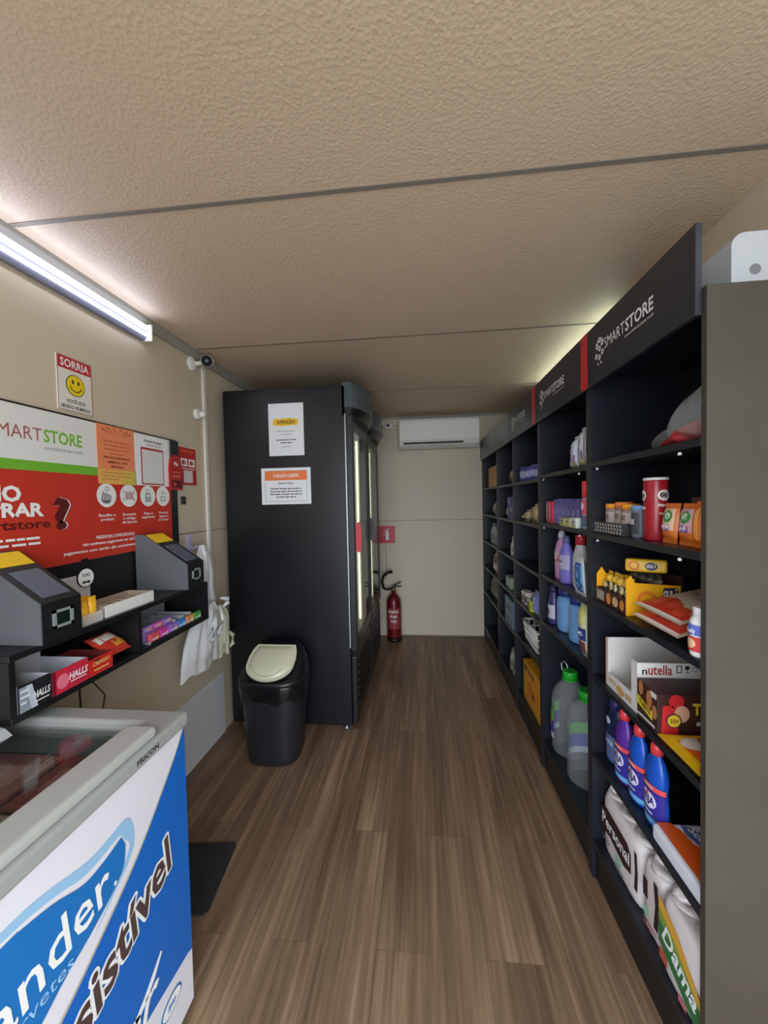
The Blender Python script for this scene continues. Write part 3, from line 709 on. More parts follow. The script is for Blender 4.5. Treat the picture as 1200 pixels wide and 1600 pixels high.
MB().box(x0 + .085, FX - .085, .505, .53, .898, .916, M((150, 156, 152), .3), r=.003).done('lid_edge', t)
b = MB().prism([(0, 0), (.10, 0), (.135, .004), (.15, .016), (.13, .032), (.09, .040), (.03, .040), (0, .036)], plane((-1.21, .86, .903), (1, 0, 0), (0, 0, 1)), -.06, M((182, 186, 190), .3))
b.done('lock_handle', t)
MB().text('FRICON', .864, .877, .0125, RIGHTSIDE(FX + ro), INK, 1, width=.075, bold=.03).done('maker_lettering', t)
# ice cream printed skin on the aisle side
f = RIGHTSIDE(FX); b = MB()
BL1, BL2, LBL = M((12, 100, 190), .35), M((24, 112, 186), .35), M((150, 192, 226), .35)
def smooth(pts, n=6):
    out = []
    for i in range(len(pts) - 1):
        p0, p1, p2, p3 = pts[max(i - 1, 0)], pts[i], pts[i + 1], pts[min(i + 2, len(pts) - 1)]
        for k in range(n):
            t_ = k / n
            out.append(tuple(.5 * (2 * p1[c] + (p2[c] - p0[c]) * t_ + (2 * p0[c] - 5 * p1[c] + 4 * p2[c] - p3[c]) * t_ ** 2 + (3 * p1[c] - p0[c] - 3 * p2[c] + p3[c]) * t_ ** 3) for c in (0, 1)))
    return out + [pts[-1]]
bound = [(1.0195, .866), (.985, .815), (.94, .765), (.878, .701), (.83, .657), (.776, .617), (.70, .567), (.635, .528), (.50, .46), (.35, .41), (.1, .36), (FY0, .34)]
bound = smooth(bound)
b.poly(bound + [(FY0, .14), (.40, .17), (.837, .228), (1.0, .204), (1.0195, .196)], f, BL1, 1)
edge = bound; BE = M((186, 172, 150), .4)
for i in range(len(edge) - 1):
    (a0, c0), (a1, c1) = edge[i], edge[i + 1]
    b.poly([(a0, c0), (a1, c1), (a1, c1 + .007), (a0, c0 + .007)], f, BE, 2)
sw = [(FY0, .80), (.1, .81), (.35, .815), (.535, .807), (.605, .798), (.694, .772), (.75, .772), (.797, .776), (.818, .745), (.819, .698), (.798, .666), (.78, .645), (.70, .60), (.80, .69), (.79, .735), (.775, .752), (.729, .748), (.682, .75), (.624, .772), (.534, .79), (.35, .797), (.1, .79), (FY0, .78)]
b.poly(smooth(sw[:11]) + smooth(sw[12:]), f, LBL, 1)
lg = [(FY0, .765), (.1, .775), (.35, .785), (.534, .782), (.567, .777), (.624, .761), (.682, .735), (.729, .734), (.782, .745), (.793, .718), (.785, .674), (.753, .646), (.696, .618), (.638, .597), (.591, .573), (.50, .535), (.35, .50), (.1, .47), (FY0, .46)]
b.poly(smooth(lg[:9]) + smooth(lg[9:]), f, BL2, 2)
b.text('Sander', .750, .650, .086, f, PWHITE, 3, 'r', width=.285, bold=.008, rot=.10)
b.ell(.760, .660, .004, .005, f, PWHITE, 3, n=10)
b.text('sorvetes', .655, .602, .026, f, M((150, 196, 232), .4), 3, 'r', width=.14, rot=-.02)
for k in range(12):
    b.text('Irresistível', .962 + .0065 * math.cos(k * PI / 6), .531 + .0065 * math.sin(k * PI / 6), .094, f, PWHITE, 3 + .05 * k, 'r', width=.50, bold=.02, shear=.28, rot=.34)
b.text('Irresistível', .962, .531, .094, f, M((78, 60, 58), .4), 5, 'r', width=.50, bold=.02, shear=.28, rot=.34)
b.text('sabor', .885, .235, .085, f, PWHITE, 3, 'r', width=.32, bold=.015, shear=.35, rot=.06)
b.poly([(.80, .285), (.83, .30), (.86, .322), (.890, .345), (.896, .338), (.868, .305), (.835, .28), (.80, .268)], f, PWHITE, 3)
b.ell(.925, .155, .042, .026, f, BL2, 2); b.ell(.925, .155, .037, .022, f, PWHITE, 3); b.text('frio', .925, .148, .016, f, BL2, 4, bold=.03, shear=.2)
o = b.done('printed_skin', t); o['label'] = 'blue and white ice cream artwork on the aisle side'
for (x, y) in ((FX - .06, FYE - .06), (FX - .06, FY0 + .06), (x0 + .06, FYE - .06), (x0 + .06, FY0 + .06)):
    MB().lathe([(.022, 0), (.022, .05)], INK, x, y, 0, 12).done('caster', t)
# tubs under the lids, their reddish colours standing in for reflections in the glass
rc = random.Random(4); tc_ = [((176, 84, 78), 'dark red'), ((150, 104, 90), 'brown'), ((190, 126, 118), 'dusty pink'), ((140, 70, 66), 'maroon'), ((186, 160, 150), 'beige'), ((164, 92, 84), 'rust red')]
k = 0
for i in range(2):
    for j in range(3):
        c, n = tc_[k]; k += 1
        x, y = -1.13 + i * .235, .47 + j * .20
        u = thing('ice_cream_tub', '%s ice cream tub under the glass lid, %s row, %s from far end' % (n, ('wall side', 'aisle side')[i], ('third', 'second', 'first')[j]), 'ice cream tub', (x, y, .1215), 0, 'ice cream tubs in the chest freezer')
        MB().box(-.10, .10, -.085, .085, 0, .66, M(c, .5), r=.014).done('tub', u)
        lidm = MB().box(-.105, .105, -.09, .09, .66, .68, M(c, .4), r=.006); lidm.rect(-.07, -.04, .07, .04, TOPF(.68), M(tuple(min(255, q + 40) for q in c), .5), 1); lidm.done('lid', u)

# door mat
b = MB().prism([(-.23, -.15), (.225, -.15), (.24, -.135), (.24, .13), (.225, .145), (-.23, .145), (-.25, .13), (-.25, -.135)], plane((0, 0, .008), (1, 0, 0), (0, 1, 0)), .0075, M((40, 41, 44), .9, bump=.4, bscale=300))
solo('floor_mat', b, 'dark grey fabric mat on floor beside the chest freezer', 'mat', (-1.065, 1.395, 0), math.radians(6))

# ------------------------------------------------------------------ waste bin
t = thing('waste_bin', 'black swing top bin with cream flap in front of the tall fridge', 'bin', (-.895, 2.165, 0))
BK = M((34, 36, 40), .32)
def sup(rx, ry, z, n=32, p=3.2):
    out = []
    for i in range(n):
        a = 2 * PI * i / n; c, s = math.cos(a), math.sin(a)
        out.append((rx * math.copysign(abs(c) ** (2 / p), c), ry * math.copysign(abs(s) ** (2 / p), s), z))
    return out
def loft(rings, mat, b=None, cap0=True, cap1=True):
    b = b or MB(); n = len(rings[0]); vs = [p for r in rings for p in r]; fs = []
    for j in range(len(rings) - 1):
        for i in range(n): fs.append([j * n + i, j * n + (i + 1) % n, (j + 1) * n + (i + 1) % n, (j + 1) * n + i])
    if cap0: fs.append(list(range(n - 1, -1, -1)))
    if cap1: fs.append([(len(rings) - 1) * n + i for i in range(n)])
    return b.add(vs, fs, mat, True)
loft([sup(.135, .115, .0), sup(.15, .13, .012), sup(.155, .135, .06), sup(.178, .155, .44), sup(.18, .157, .47)], BK).done('body', t)
rb = random.Random(2)
def ragged(rx, ry, z, j):
    return [(x * (1 + rb.uniform(-j, j) * .35), y * (1 + rb.uniform(-j, j) * .35), q + rb.uniform(-j, j) * .25) for x, y, q in sup(rx, ry, z, 32)]
loft([ragged(.184, .160, .385, .11), ragged(.189, .165, .41, .05), ragged(.188, .165, .44, .04), ragged(.192, .168, .468, .03), sup(.186, .163, .482)], M((20, 21, 23), .16), cap0=False, cap1=False).done('bin_liner', t)
def tilt(rx, ry, z, k): return [(x, y, q + k * y) for x, y, q in sup(rx, ry, z)]
loft([sup(.190, .166, .475), sup(.192, .168, .492), tilt(.184, .160, .532, .22), tilt(.166, .146, .562, .45), tilt(.15, .132, .572, .60)], M((26, 27, 30), .3)).done('lid', t)
sl = Vector((0, .84, .54)).normalized()
fr = plane((0, -.148, .502), (1, 0, 0), sl)
pts = [(.140 * math.cos(a), .105 + .105 * math.sin(a)) for a in [PI + PI * i / 20 for i in range(21)]] + [(.142, .15), (.134, .20), (.118, .238), (-.118, .238), (-.134, .20), (-.142, .15)]
b = MB(); CR = M((206, 203, 178), .32)
b.prism(pts, fr, .014, CR, h0=.016); b.puff([(a * .90, .120 + (c - .120) * .90) for a, c in pts], .045, lambda a, c, h=0.0: fr(a, c, .0155 + h), CR, 7, 0, 1, True)
b.ring(0, .118, .098, .104, lambda a, c, h=0.0: fr(a, c, .030 + h), M((190, 187, 160), .4), 1, 28, PI * 1.15, PI * 1.85)
b.done('flap', t)['label'] = 'cream swing flap'

# ------------------------------------------------------------------ tall display fridges
def fridge(y0, y1, label, papers=False):
    X0, X1 = -1.285, -.475
    t = thing('display_fridge', label, 'fridge', (0, y0, 0), 0, 'tall black display fridges')
    W = y1 - y0; e = .04; NB = M((12, 14, 20), .36); LN = M((196, 196, 178), .4)
    b = MB().box(X0, X1, 0, e, .05, 2.24, NB, r=.004, seg=1).box(X0, X1, W - e, W, .05, 2.24, NB, r=.004, seg=1).box(X0, X0 + e, e, W - e, .05, 2.24, NB).box(X0 + e, X1, e, W - e, 2.02, 2.24, NB).box(X0 + e, X1, e, W - e, .05, .50, NB)
    b.done('cabinet', t)
    MB().box(X0 + e, X0 + e + .006, e, W - e, .50, 2.02, LN).box(X0 + e, X1 - .02, e, e + .006, .50, 2.02, LN).box(X0 + e, X1 - .02, W - e - .006, W - e, .50, 2.02, LN).done('liner', t)
    for z in (.62, .95, 1.28, 1.61): MB().box(X0 + .06, X1 - .06, e + .012, W - e - .012, z, z + .012, M((220, 220, 214), .4)).done('shelf', t)
    LEDM = M((250, 250, 226), .4, emit=3.5)
    for yy in (e + .007, W - e - .019): MB().box(X1 - .045, X1 - .030, yy, yy + .012, .56, 1.98, LEDM).done('light_strip', t)
    # door
    dx0, dx1 = X1 + .002, -.432
    DF = M((22, 24, 28), .35)
    d = MB().box(dx0, dx1, .004, .05, .54, 2.06, DF, r=.004, seg=1).box(dx0, dx1, W - .05, W - .004, .54, 2.06, DF, r=.004, seg=1).box(dx0, dx1, .05, W - .05, 1.96, 2.06, DF).box(dx0, dx1, .05, W - .05, .54, .62, DF).done('door', t)
    MB().box(dx0 + .012, dx1 - .006, .05, W - .05, .62, 1.96, glass_mat('fridge_glass', (.86, .88, .84, 1), .03)).done('glass_pane', d)
    h = MB().prism([(-.0, -.09), (.022, -.10), (.034, -.07), (.036, 0), (.034, .07), (.022, .10), (0, .09)], plane((dx1, .075, 1.27), (1, 0, 0), (0, 0, 1)), -.028, M((196, 36, 36), .3) if papers else M((30, 30, 32), .3)).done('handle', d)
    MB().box(X1 - .006, X1 + .002, -.002, .003, .56, 2.06, M((196, 200, 206), .25, metal=.8)).done('edge_trim', t)
    # curved canopy above the door
    b = MB(); n = 14; pts = []
    for i in range(n + 1):
        a = i / n; pts.append((a * W, .045 + .085 * math.sin(PI * a) ** .8))
    HG = M((70, 82, 90), .28)
    for (z0, z1, k0, k1, m) in ((2.10, 2.255, 1.0, .94, HG), (2.045, 2.10, .70, 1.0, M((26, 30, 34), .3))):
        lo = [(X1 + p[1] * k0, p[0], z0) for p in pts] + [(X1 - .02, W, z0), (X1 - .02, 0, z0)]
        hi = [(X1 + p[1] * k1, p[0], z1) for p in pts] + [(X1 - .02, W, z1), (X1 - .02, 0, z1)]
        loft([lo, hi], m, b)
    b.s = [False] * len(b.s)
    b.done('canopy', t)
    cn = MB().lathe([(.004, 0), (.004, .006)], PIN, seg=8)
    MB().box(X1 + .12, X1 + .132, W / 2 - .03, W / 2 + .03, 2.15, 2.18, M((30, 32, 36), .3), r=.003).done('badge', t)
    # grille and feet
    b = MB().box(X1, X1 + .035, .01, W - .01, .06, .50, M((20, 21, 24), .4), r=.008)
    for z in range(6): b.box(X1 + .033, X1 + .042, .06, W - .06, .17 + z * .05, .19 + z * .05, M((14, 14, 16), .4))
    b.done('grille', t)
    for (x, y) in ((X0 + .06, .06), (X1 - .05, .06), (X0 + .06, W - .06), (X1 - .05, W - .06)):
        MB().lathe([(.024, 0), (.024, .012), (.012, .02), (.012, .05)], M((120, 120, 122), .3, metal=.7), x, y, 0, 12).done('foot', t)
    return t
fridge(2.385, 3.05, 'tall black display fridge with two white notices on its side', True)
fridge(3.085, 3.75, 'second tall black display fridge behind the first, near back wall')
for (xc, zc, w_, h_, kind) in ((-.862, 1.975, .232, .335, 0), (-.873, 1.612, .328, .235, 1)):
    b = MB().box(-w_ / 2, w_ / 2, -.0012, 0, 0, h_, M((226, 228, 232), .3)); f = FRONT(-.0012)
    if kind == 0:
        b.poly([(-.085, .196), (-.03, .19), (.07, .194), (.082, .205), (.078, .232), (.02, .240), (-.078, .236), (-.088, .215)], f, M((240, 190, 30), .5), 1)
        b.text('ATENÇÃO', 0, .204, .021, f, INK, 2, width=.12, bold=.03)
        b.lines(-.06, .06, .155, 2, .02, .004, f, GREYTXT, 1, 2, 'c'); b.lines(-.075, .075, .098, 2, .018, .006, f, INK, 1, 3, 'c'); b.lines(-.05, .05, .055, 1, .02, .004, f, GREYTXT, 1, 4, 'c')
        solo('white_notice', b, 'upper white notice with yellow ATENÇÃO brush mark on fridge side', 'notice', (xc, 2.3845, zc - h_ / 2))
    else:
        b.rect(-.138, .155, .138, .215, f, M((232, 122, 66), .5), 1); b.text('ATENÇÃO CLIENTE', 0, .175, .019, f, PWHITE, 2, width=.17, bold=.02)
        b.text('PRODUTO GELADO', 0, .130, .011, f, INK, 2, width=.10, bold=.02)
        b.lines(-.115, .115, .098, 4, .018, .006, f, INK, 1, 7, 'c')
        for (u0, v0, u1, v1) in ((-.14, .018, .14, .020), (-.14, .215, .14, .217), (-.14, .018, -.138, .217), (.138, .018, .14, .217)): b.rect(u0, v0, u1, v1, f, GREYTXT, 1)
        solo('white_notice', b, 'lower white notice with orange header band on fridge side', 'notice', (xc, 2.3845, zc - h_ / 2))

# ------------------------------------------------------------------ back wall: air conditioner, extinguisher
t = thing('air_conditioner', 'white split air conditioner high on back wall', 'air conditioner', (.185, YE - .001, 2.05))
AC = M((222, 222, 216), .38)
prof = [(0, 0), (.12, -.0), (.175, .03), (.20, .08), (.205, .25), (.18, .30), (0, .305)]
MB().prism(prof, plane((.41, 0, 0), (0, -1, 0), (0, 0, 1)), -.82, AC, h0=0).done('body', t)
MB().prism([(-.405, .085), (.405, .085), (.405, .275), (-.405, .275)], FRONT(-.204), .01, M((228, 228, 222), .3), h0=.004).done('front_panel', t)
MB().box(-.37, .25, -.19, -.165, .035, .062, M((22, 24, 26), .5)).done('outlet_slot', t)
fl = MB().box(-.37, .27, -.03, .012, -.004, .004, M((232, 232, 228), .3), r=.002, seg=1).done('flap', t); fl.location = (0, -.175, .022); fl.rotation_euler = (math.radians(-24), 0, 0)
solo('pipe_cover', MB().box(-.05, .03, -.05, 0, 0, .05, WHITE, r=.004).box(-.035, -.001, -.062, -.05, .02, .045, INK, r=.003), 'small white cover with black plug left of the air conditioner', 'cover', (-.335, YE - .013, 2.285))
solo('refrigerant_pipe', MB().tube([(-.30, YE - .022, 2.30), (-.262, YE - .022, 2.30), (-.235, YE - .03, 2.295)], .012, WHITE), 'short white pipe between cover and air conditioner', 'pipe')
b = MB().box(-.09, .09, -.004, 0, 0, .19, M((196, 26, 34), .4)); f = FRONT(-.004)
b.prism([(-.016, .035), (.020, .035), (.020, .125), (.008, .14), (-.004, .14), (-.016, .125)], f, .0008, PWHITE, h0=.001); b.rect(-.004, .14, .008, .158, f, PWHITE, 2); b.poly([(-.002, .158), (.026, .166), (.026, .158), (.004, .15)], f, PWHITE, 2); b.tube([(-.004, -.0055, .15), (-.03, -.0055, .135), (-.034, -.0055, .08)], .003, PWHITE, 6)
solo('extinguisher_sign', b, 'square red extinguisher sign on back wall beside the fridges', 'sign', (-.395, YE - .0005, 1.035))
solo('thin_cable', MB().tube([(-.412, YE - .004, 1.03), (-.412, YE - .004, .62)], .003, GREYTXT, 6), 'thin grey cable running down below the red extinguisher sign', 'cable')
t = thing('fire_extinguisher', 'dark red fire extinguisher on floor at back wall beside fridges', 'fire extinguisher', (-.325, 4.065, 0))
RD = M((104, 14, 22), .32)
MB().lathe([(.062, .03), (.076, .04), (.078, .06), (.078, .40), (.070, .45), (.045, .485), (.026, .50), (.022, .53)], RD).done('cylinder', t)
MB().lathe([(.080, 0), (.080, .035)], M((20, 20, 20), .5)).done('base_ring', t)
MB().lathe([(.024, .53), (.026, .55), (.018, .575)], M((150, 140, 90), .3, metal=.8)).done('valve', t)
MB().box(-.012, .085, -.012, .012, .575, .587, M((30, 30, 30), .4), r=.003).tube([(0, 0, .585), (.03, 0, .605), (.08, 0, .63)], .008, M((30, 30, 30), .4)).done('lever', t)
MB().tube([(-.02, 0, .56), (-.07, -.02, .55), (-.105, -.03, .57), (-.12, -.03, .64), (-.10, -.02, .70), (-.055, -.01, .735), (-.01, 0, .74)], [.012, .013, .014, .014, .015, .016, .018], M((22, 22, 22), .45)).done('hose', t)
lb = MB(); c_ = cyl(.0785); lb.rect(-.07, .14, .07, .36, c_, M((150, 60, 60), .4), 1, 12, 1)
for q, s in enumerate(('EXTINTOR', 'PÓ ABC', '4 KG')): lb.text(s, 0, .31 - q * .05, .026, c_, PWHITE, 2, bold=.03, width=(.11, .08, .06)[q])
lb.done('label', t)

# white equipment housing on top of the nearest shelf unit
t = thing('equipment_housing', 'rounded white equipment housing on top of the nearest shelf unit', 'housing', (.875, 1.16, 1.9715))
HWM = M((188, 193, 198), .4)
pts = [(-.118, 0), (.118, 0), (.118, .16)] + [(-.085 + .0 - .033 * math.sin(a), .128 + .032 * math.cos(a)) for a in [PI / 2 * i / 6 for i in range(7)]]
MB().prism(pts, FRONT(-.14), .28, HWM).done('shell', t)
MB().ell(-.065, .070, .013, .013, FRONT(-.14), M((120, 124, 130), .5), 1, n=20).done('round_hole', t)
MB().prism([(-.119, 0), (-.119, .045), (-.185, .0)], FRONT(-.125), .012, HWM).done('side_bracket', t)


# ------------------------------------------------------------------ goods on the right-hand shelves
def bottle(loc, label, h, r, body, cap, sq=.62, neck=.30, caph=.16, shoulder=.72, waist=0.0, bands=(), texts=(), group=None, rz=RW, cat='bottle', name='bottle', flat=False, mat=None):
    t = thing(name, label, cat, loc, rz, group)
    bm = mat or M(body, .28); hb = h * (1 - caph)
    pr = [(r * .86, 0), (r * .97, .006), (r, .016), (r, hb * .30), (r * (1 - waist), hb * .52), (r * (1 - waist * .2), hb * shoulder * .86), (r * .93, hb * shoulder), (r * .72, hb * (shoulder + .5 * (1 - shoulder))), (r * neck * 1.1, hb * .97), (r * neck, hb)]
    MB().lathe(pr, bm, seg=28, sy=sq).done('body', t)
    cr = r * neck * 1.15
    MB().lathe([(cr, hb - .006), (cr, hb + h * caph * .45), (cr * .8, hb + h * caph * .6), (cr * .72, h * .985), (cr * .5, h)] if not flat else [(cr, hb - .008), (cr, h * .99), (cr * .9, h)], M(cap, .35), seg=18, sy=max(sq, .8) if flat else 1).done('cap', t)
    if bands or texts:
        g = MB(); c = cyl(r + .0006, 0, 0, sq)
        for (z0, z1, col, frac) in bands: g.rect(-r * PI * frac / 2, h * z0, r * PI * frac / 2, h * z1, c, M(col, .35), 1, 14, 1)
        for tx in texts:
            if tx[0] == 'ell': g.ell(tx[1] * r, h * tx[2], tx[3] * r, h * tx[4], c, M(tx[5], .4), 2, 24, rings=3)
            else: g.text(tx[0], tx[1] * r, h * tx[2], h * tx[3], c, M(tx[4], .4), 4, width=tx[5] * r, bold=.03)
        g.done('label', t)
    return t
def can(loc, label, h, r, body, lid, bands=(), texts=(), group=None, name='can', cat='can', lidh=.0, rz=RW):
    t = thing(name, label, cat, loc, rz, group)
    MB().lathe([(r * .95, 0), (r, .004), (r, h - .004 - lidh), (r * .96, h - lidh)], M(body, .3), seg=28).done('body', t)
    if lidh: MB().lathe([(r * 1.04, h - lidh - .001), (r * 1.04, h - .003), (r * 1.0, h)], M(lid, .4), seg=28).done('lid', t)
    else: MB().lathe([(r * .95, h - .0005), (r * .95, h + .003), (r * .86, h + .003), (r * .85, h + .001)], M(lid, .3, metal=.6), seg=28).done('lid', t)
    if bands or texts:
        g = MB(); c = cyl(r + .0006)
        for (z0, z1, col, frac) in bands: g.rect(-r * PI * frac, h * z0, r * PI * frac, h * z1, c, M(col, .35), 1, 20, 1)
        for tx in texts:
            if tx[0] == 'ell': g.ell(tx[1] * r, h * tx[2], tx[3] * r, h * tx[4], c, M(tx[5], .4), 2, 24, rings=3)
            else: g.text(tx[0], tx[1] * r, h * tx[2], h * tx[3], c, M(tx[4], .4), 3, width=tx[5] * r, bold=.03)
        g.done('label', t)
    return t
def pouch(loc, label, w, h, th, col, prints=(), tilt=0.0, group=None, cat='snack bag', name='snack_bag', rz=RW, rough=.32, lying=False, seed=1, crinkle=.08, mat=None, crimp=.012):
    """standing (or lying) filled bag; prints: (kind, u, v, du, dv, colour[, text])"""
    b = MB(); v = Vector((0, math.sin(tilt), math.cos(tilt))); 
    fr = plane((0, 0, 0), (1, 0, 0), v) if not lying else plane((0, -h / 2, th * .5 + .0016), (1, 0, 0), (0, 1, 0))
    q = b.pillow(w, h, th, mat or M(col, rough), fr, crimp, crinkle, seed)
    for p in prints:
        if p[0] == 'r': b.rect(p[1] - p[3] / 2, p[2] - p[4] / 2, p[1] + p[3] / 2, p[2] + p[4] / 2, q, M(p[5], rough), 1, 8, 6)
        elif p[0] == 'e': b.ell(p[1], p[2], p[3], p[4], q, M(p[5], rough), 2, 20, rings=4)
        else: b.text(p[6], p[1], p[2], p[4], q, M(p[5], .4), 4, width=p[3], bold=.03)
    return solo(name, b, label, cat, loc, rz, group)
def box_item(loc, label, w, d, h, col, prints=None, side=None, top=None, name='carton', cat='carton', group=None, rz=RW):
    b = MB().box(-w / 2, w / 2, -d / 2, d / 2, 0, h, M(col, .42), r=.0015, seg=1)
    if prints: prints(b, FRONT(-d / 2))
    if side: side(b, plane((w / 2, 0, 0), (0, 1, 0), (0, 0, 1)))
    if top: top(b, TOPF(h))
    return solo(name, b, label, cat, loc, rz, group)
e_ = .0006
A6, A5, A4, A3, A2, A1 = [z + e_ for z in LEV[0]]
# --- nearest unit, top shelf: clear bag of bread lying down
t = thing('bread_bag', 'clear plastic bag with red print on top shelf of nearest unit', 'bread bag', (.775, 1.145, A1), RW)
CL = film_mat('clear_bag_film', (206, 212, 212), .30)
fr = plane((0, -.005, 0), (1, 0, 0), (0, 0, 1))
MB().puff([(-.155, .012), (-.10, .03), (-.05, .06), (-.02, .12), (.05, .155), (.135, .185), (.14, .05), (.135, .006), (.04, .003), (-.06, .003), (-.15, .002)], .15, fr, CL, 6, .25, 6).done('film', t)
b = MB().puff([(-.13, .008), (-.06, .022), (.0, .035), (.03, .065), (.07, .07), (.06, .03), (.03, .006), (-.06, .005)], .146, fr, M((186, 60, 66), .4), 5, .2, 3); b.done('red_print', t)
MB().puff([(.065, .02), (.13, .05), (.128, .10), (.09, .085), (.05, .05)], .120, fr, M((196, 168, 150), .6), 5, .2, 4).done('bread', t)
# --- second shelf: cups, cans, tube, snack sachets
MESHC = M((58, 52, 52), .5)
t = open_tray('can_tray', 'low dark carton tray with white pattern holding orange lidded cups', 'tray', (.760, 1.432, A2), .185, .10, .042, MESHC, MESHC,
    [lambda f, r: [f.ell(-.09 + .02 * i + .004 * (j % 2), .009 + j * .012, .006, .0045, r, M((206, 204, 200), .5), 1, 8) for i in range(10) for j in range(3)]], rz=RW)
for i, (x, y) in enumerate(((.708, 1.488), (.714, 1.431), (.708, 1.374))):
    can((x, y, A2 + .0036), ('far', 'middle', 'near')[i] + ' brown grey cup with orange lid standing in low dark tray', .104 + .006 * (i == 1), .0275, (142, 120, 112), (240, 150, 40) if i != 1 else (236, 128, 60), [(.30, .72, (176, 160, 152), .55)], [('NOZ', 0, .48, .14, (70, 50, 46), 1.1)], 'orange lidded cups in the dark tray', lidh=.017)
can((.700, 1.302, A2), 'silver grey can with blue lid beside the tall red tube', .104, .025, (120, 124, 134), (120, 152, 200), [(.12, .78, (70, 72, 80), .4)], [('MIX', 0, .42, .16, (220, 220, 224), .9)], lidh=.016)
t = can((.700, 1.222, A2), 'tall dark red tube of crisps with white rim on second shelf', .188, .0315, (158, 30, 40), (216, 214, 210), [], [('ell', 1.75, .72, .55, .085, (226, 220, 214)), ('ell', 1.75, .72, .36, .05, (60, 26, 30)), ('ell', -.15, .72, .42, .085, (226, 220, 214)), ('ell', -.15, .71, .25, .05, (60, 26, 30)), ('Pringles', 1.75, .54, .05, (236, 226, 214), 1.0), ('ORIGINAL', 1.75, .42, .03, (236, 196, 170), .9), ('Pringles', -.15, .50, .05, (236, 226, 214), .8)], lidh=.007, name='crisp_tube', cat='crisps')
box_item((.80, 1.07, A2), 'dark brown carton standing behind the orange snack sachets', .15, .10, .128, (92, 50, 38), None)
for i, (y, lab, c1) in enumerate(((1.140, 'orange snack sachet beside tall red tube, green and purple emblem', (226, 196, 160)), (1.075, 'orange snack sachet right of its twin, green and purple emblem', (216, 170, 176)))):
    pouch((.690 + .004 * i, y, A2), lab, .062, .112, .030, (226, 120, 50), [('r', 0, .066, .052, .062, c1), ('e', .004, .074, .018, .017, (70, 140, 70)), ('e', .004, .076, .010, .010, (214, 220, 200)), ('r', 0, .043, .036, .018, (118, 74, 140)), ('t', 0, .040, .032, .010, (240, 226, 240), 'UVA')], .10, 'orange snack sachets on the second shelf', seed=i)
pouch((.688, 1.022, A2), 'plain bright orange pack at near end of second shelf', .034, .118, .030, (236, 120, 34), [('r', .006, .06, .010, .08, (240, 160, 70))], .06, seed=5, name='snack_bag')
# --- third shelf: biscuit display, loose packet, tortilla packs, small jar
t = open_tray('biscuit_display', 'yellow and brown biscuit display carton on third shelf', 'display carton', (.835, 1.412, A3), .205, .175, .052, M((70, 34, 28), .45), M((60, 32, 28), .5), [lambda f, r: (f.rect(-.098, .008, -.045, .044, r, M((176, 166, 160), .5), 1), f.ell(-.012, .026, .016, .020, r, M((222, 150, 60), .5), 1, 16), f.ell(.035, .026, .020, .017, r, M((214, 176, 130), .5), 1, 16), f.ell(.08, .026, .014, .018, r, M((214, 140, 50), .5), 1, 16))], backh=.125, rz=RW)
YB_ = M((240, 170, 24), .42)
b = MB()
sidep = [(-.012, 0), (-.178, 0), (-.178, .118), (-.163, .132), (-.152, .108), (-.012, .098)]
fr = plane((.1025, 0, 0), (0, 1, 0), (0, 0, 1)); b.prism(sidep, fr, -.004, YB_, h0=.0005)
f2 = plane((.107, 0, 0), (0, 1, 0), (0, 0, 1))
b.ring(-.115, .052, .020, .030, f2, M((232, 120, 40), .5), 1, 22); b.ell(-.098, .040, .018, .018, f2, M((236, 150, 70), .5), 2, 18)
b.poly([(-.078, .018), (-.008, .018), (-.022, .092), (-.064, .092)], f2, M((60, 40, 44), .5), 1)
b.text('GULÓ', -.043, .060, .022, f2, PWHITE, 2, width=.046, bold=.05); b.text('SOS', -.043, .030, .024, f2, PWHITE, 2, width=.046, bold=.05); b.rect(-.062, .022, -.024, .027, f2, M((110, 190, 220), .5), 2)
o = b.done('side_wing', t); o['label'] = 'yellow printed side wing with ring biscuit picture'
b = MB(); b.prism([(0, 0), (-.178, 0), (-.178, .10), (-.16, .125), (-.145, .10), (0, .09)], plane((-.1065, 0, 0), (0, 1, 0), (0, 0, 1)), .004, YB_, h0=.004); b.done('far_wing', t)
for i in range(5):
    pouch((.690 + .004 * (i % 2), 1.487 - i * .036, A3 + .0036), 'small yellow and black biscuit sachet upright in yellow brown display carton', .032, .112, .030, (222, 170, 40), [('r', 0, .055, .028, .04, (60, 48, 44)), ('e', 0, .06, .010, .014, (236, 220, 170)), ('r', 0, .09, .03, .014, (240, 196, 60))], .05, 'biscuit sachets in the display carton', seed=i + 3, crinkle=.2)
for i in range(4):
    pouch((.780, 1.482 - i * .045, A3 + .0036), 'dark biscuit sachet upright behind the yellow ones in display carton', .04, .125, .036, (44, 40, 40), [('r', 0, .1, .034, .012, (96, 84, 60))], .0, 'dark sachets in the display carton', seed=i + 9, crinkle=.2)
b = MB().box(-.060, .060, -.018, .018, -.0225, .0225, M((244, 190, 34), .4), r=.008); f = plane((0, -.018, -.0225), (1, 0, 0), (0, 0, 1))
b.ring(-.035, .0225, .010, .017, f, M((232, 120, 40), .5), 1, 18); b.ell(.015, .0225, .018, .014, f, M((70, 60, 90), .5), 1, 16); b.text('GULÓ', .015, .018, .010, f, PWHITE, 2, width=.028, bold=.04)
o = solo('biscuit_packet', b, 'single yellow biscuit packet resting on top of the yellow display carton', 'biscuit packet', (.765, 1.392, A3 + .1505), RW + math.radians(62))
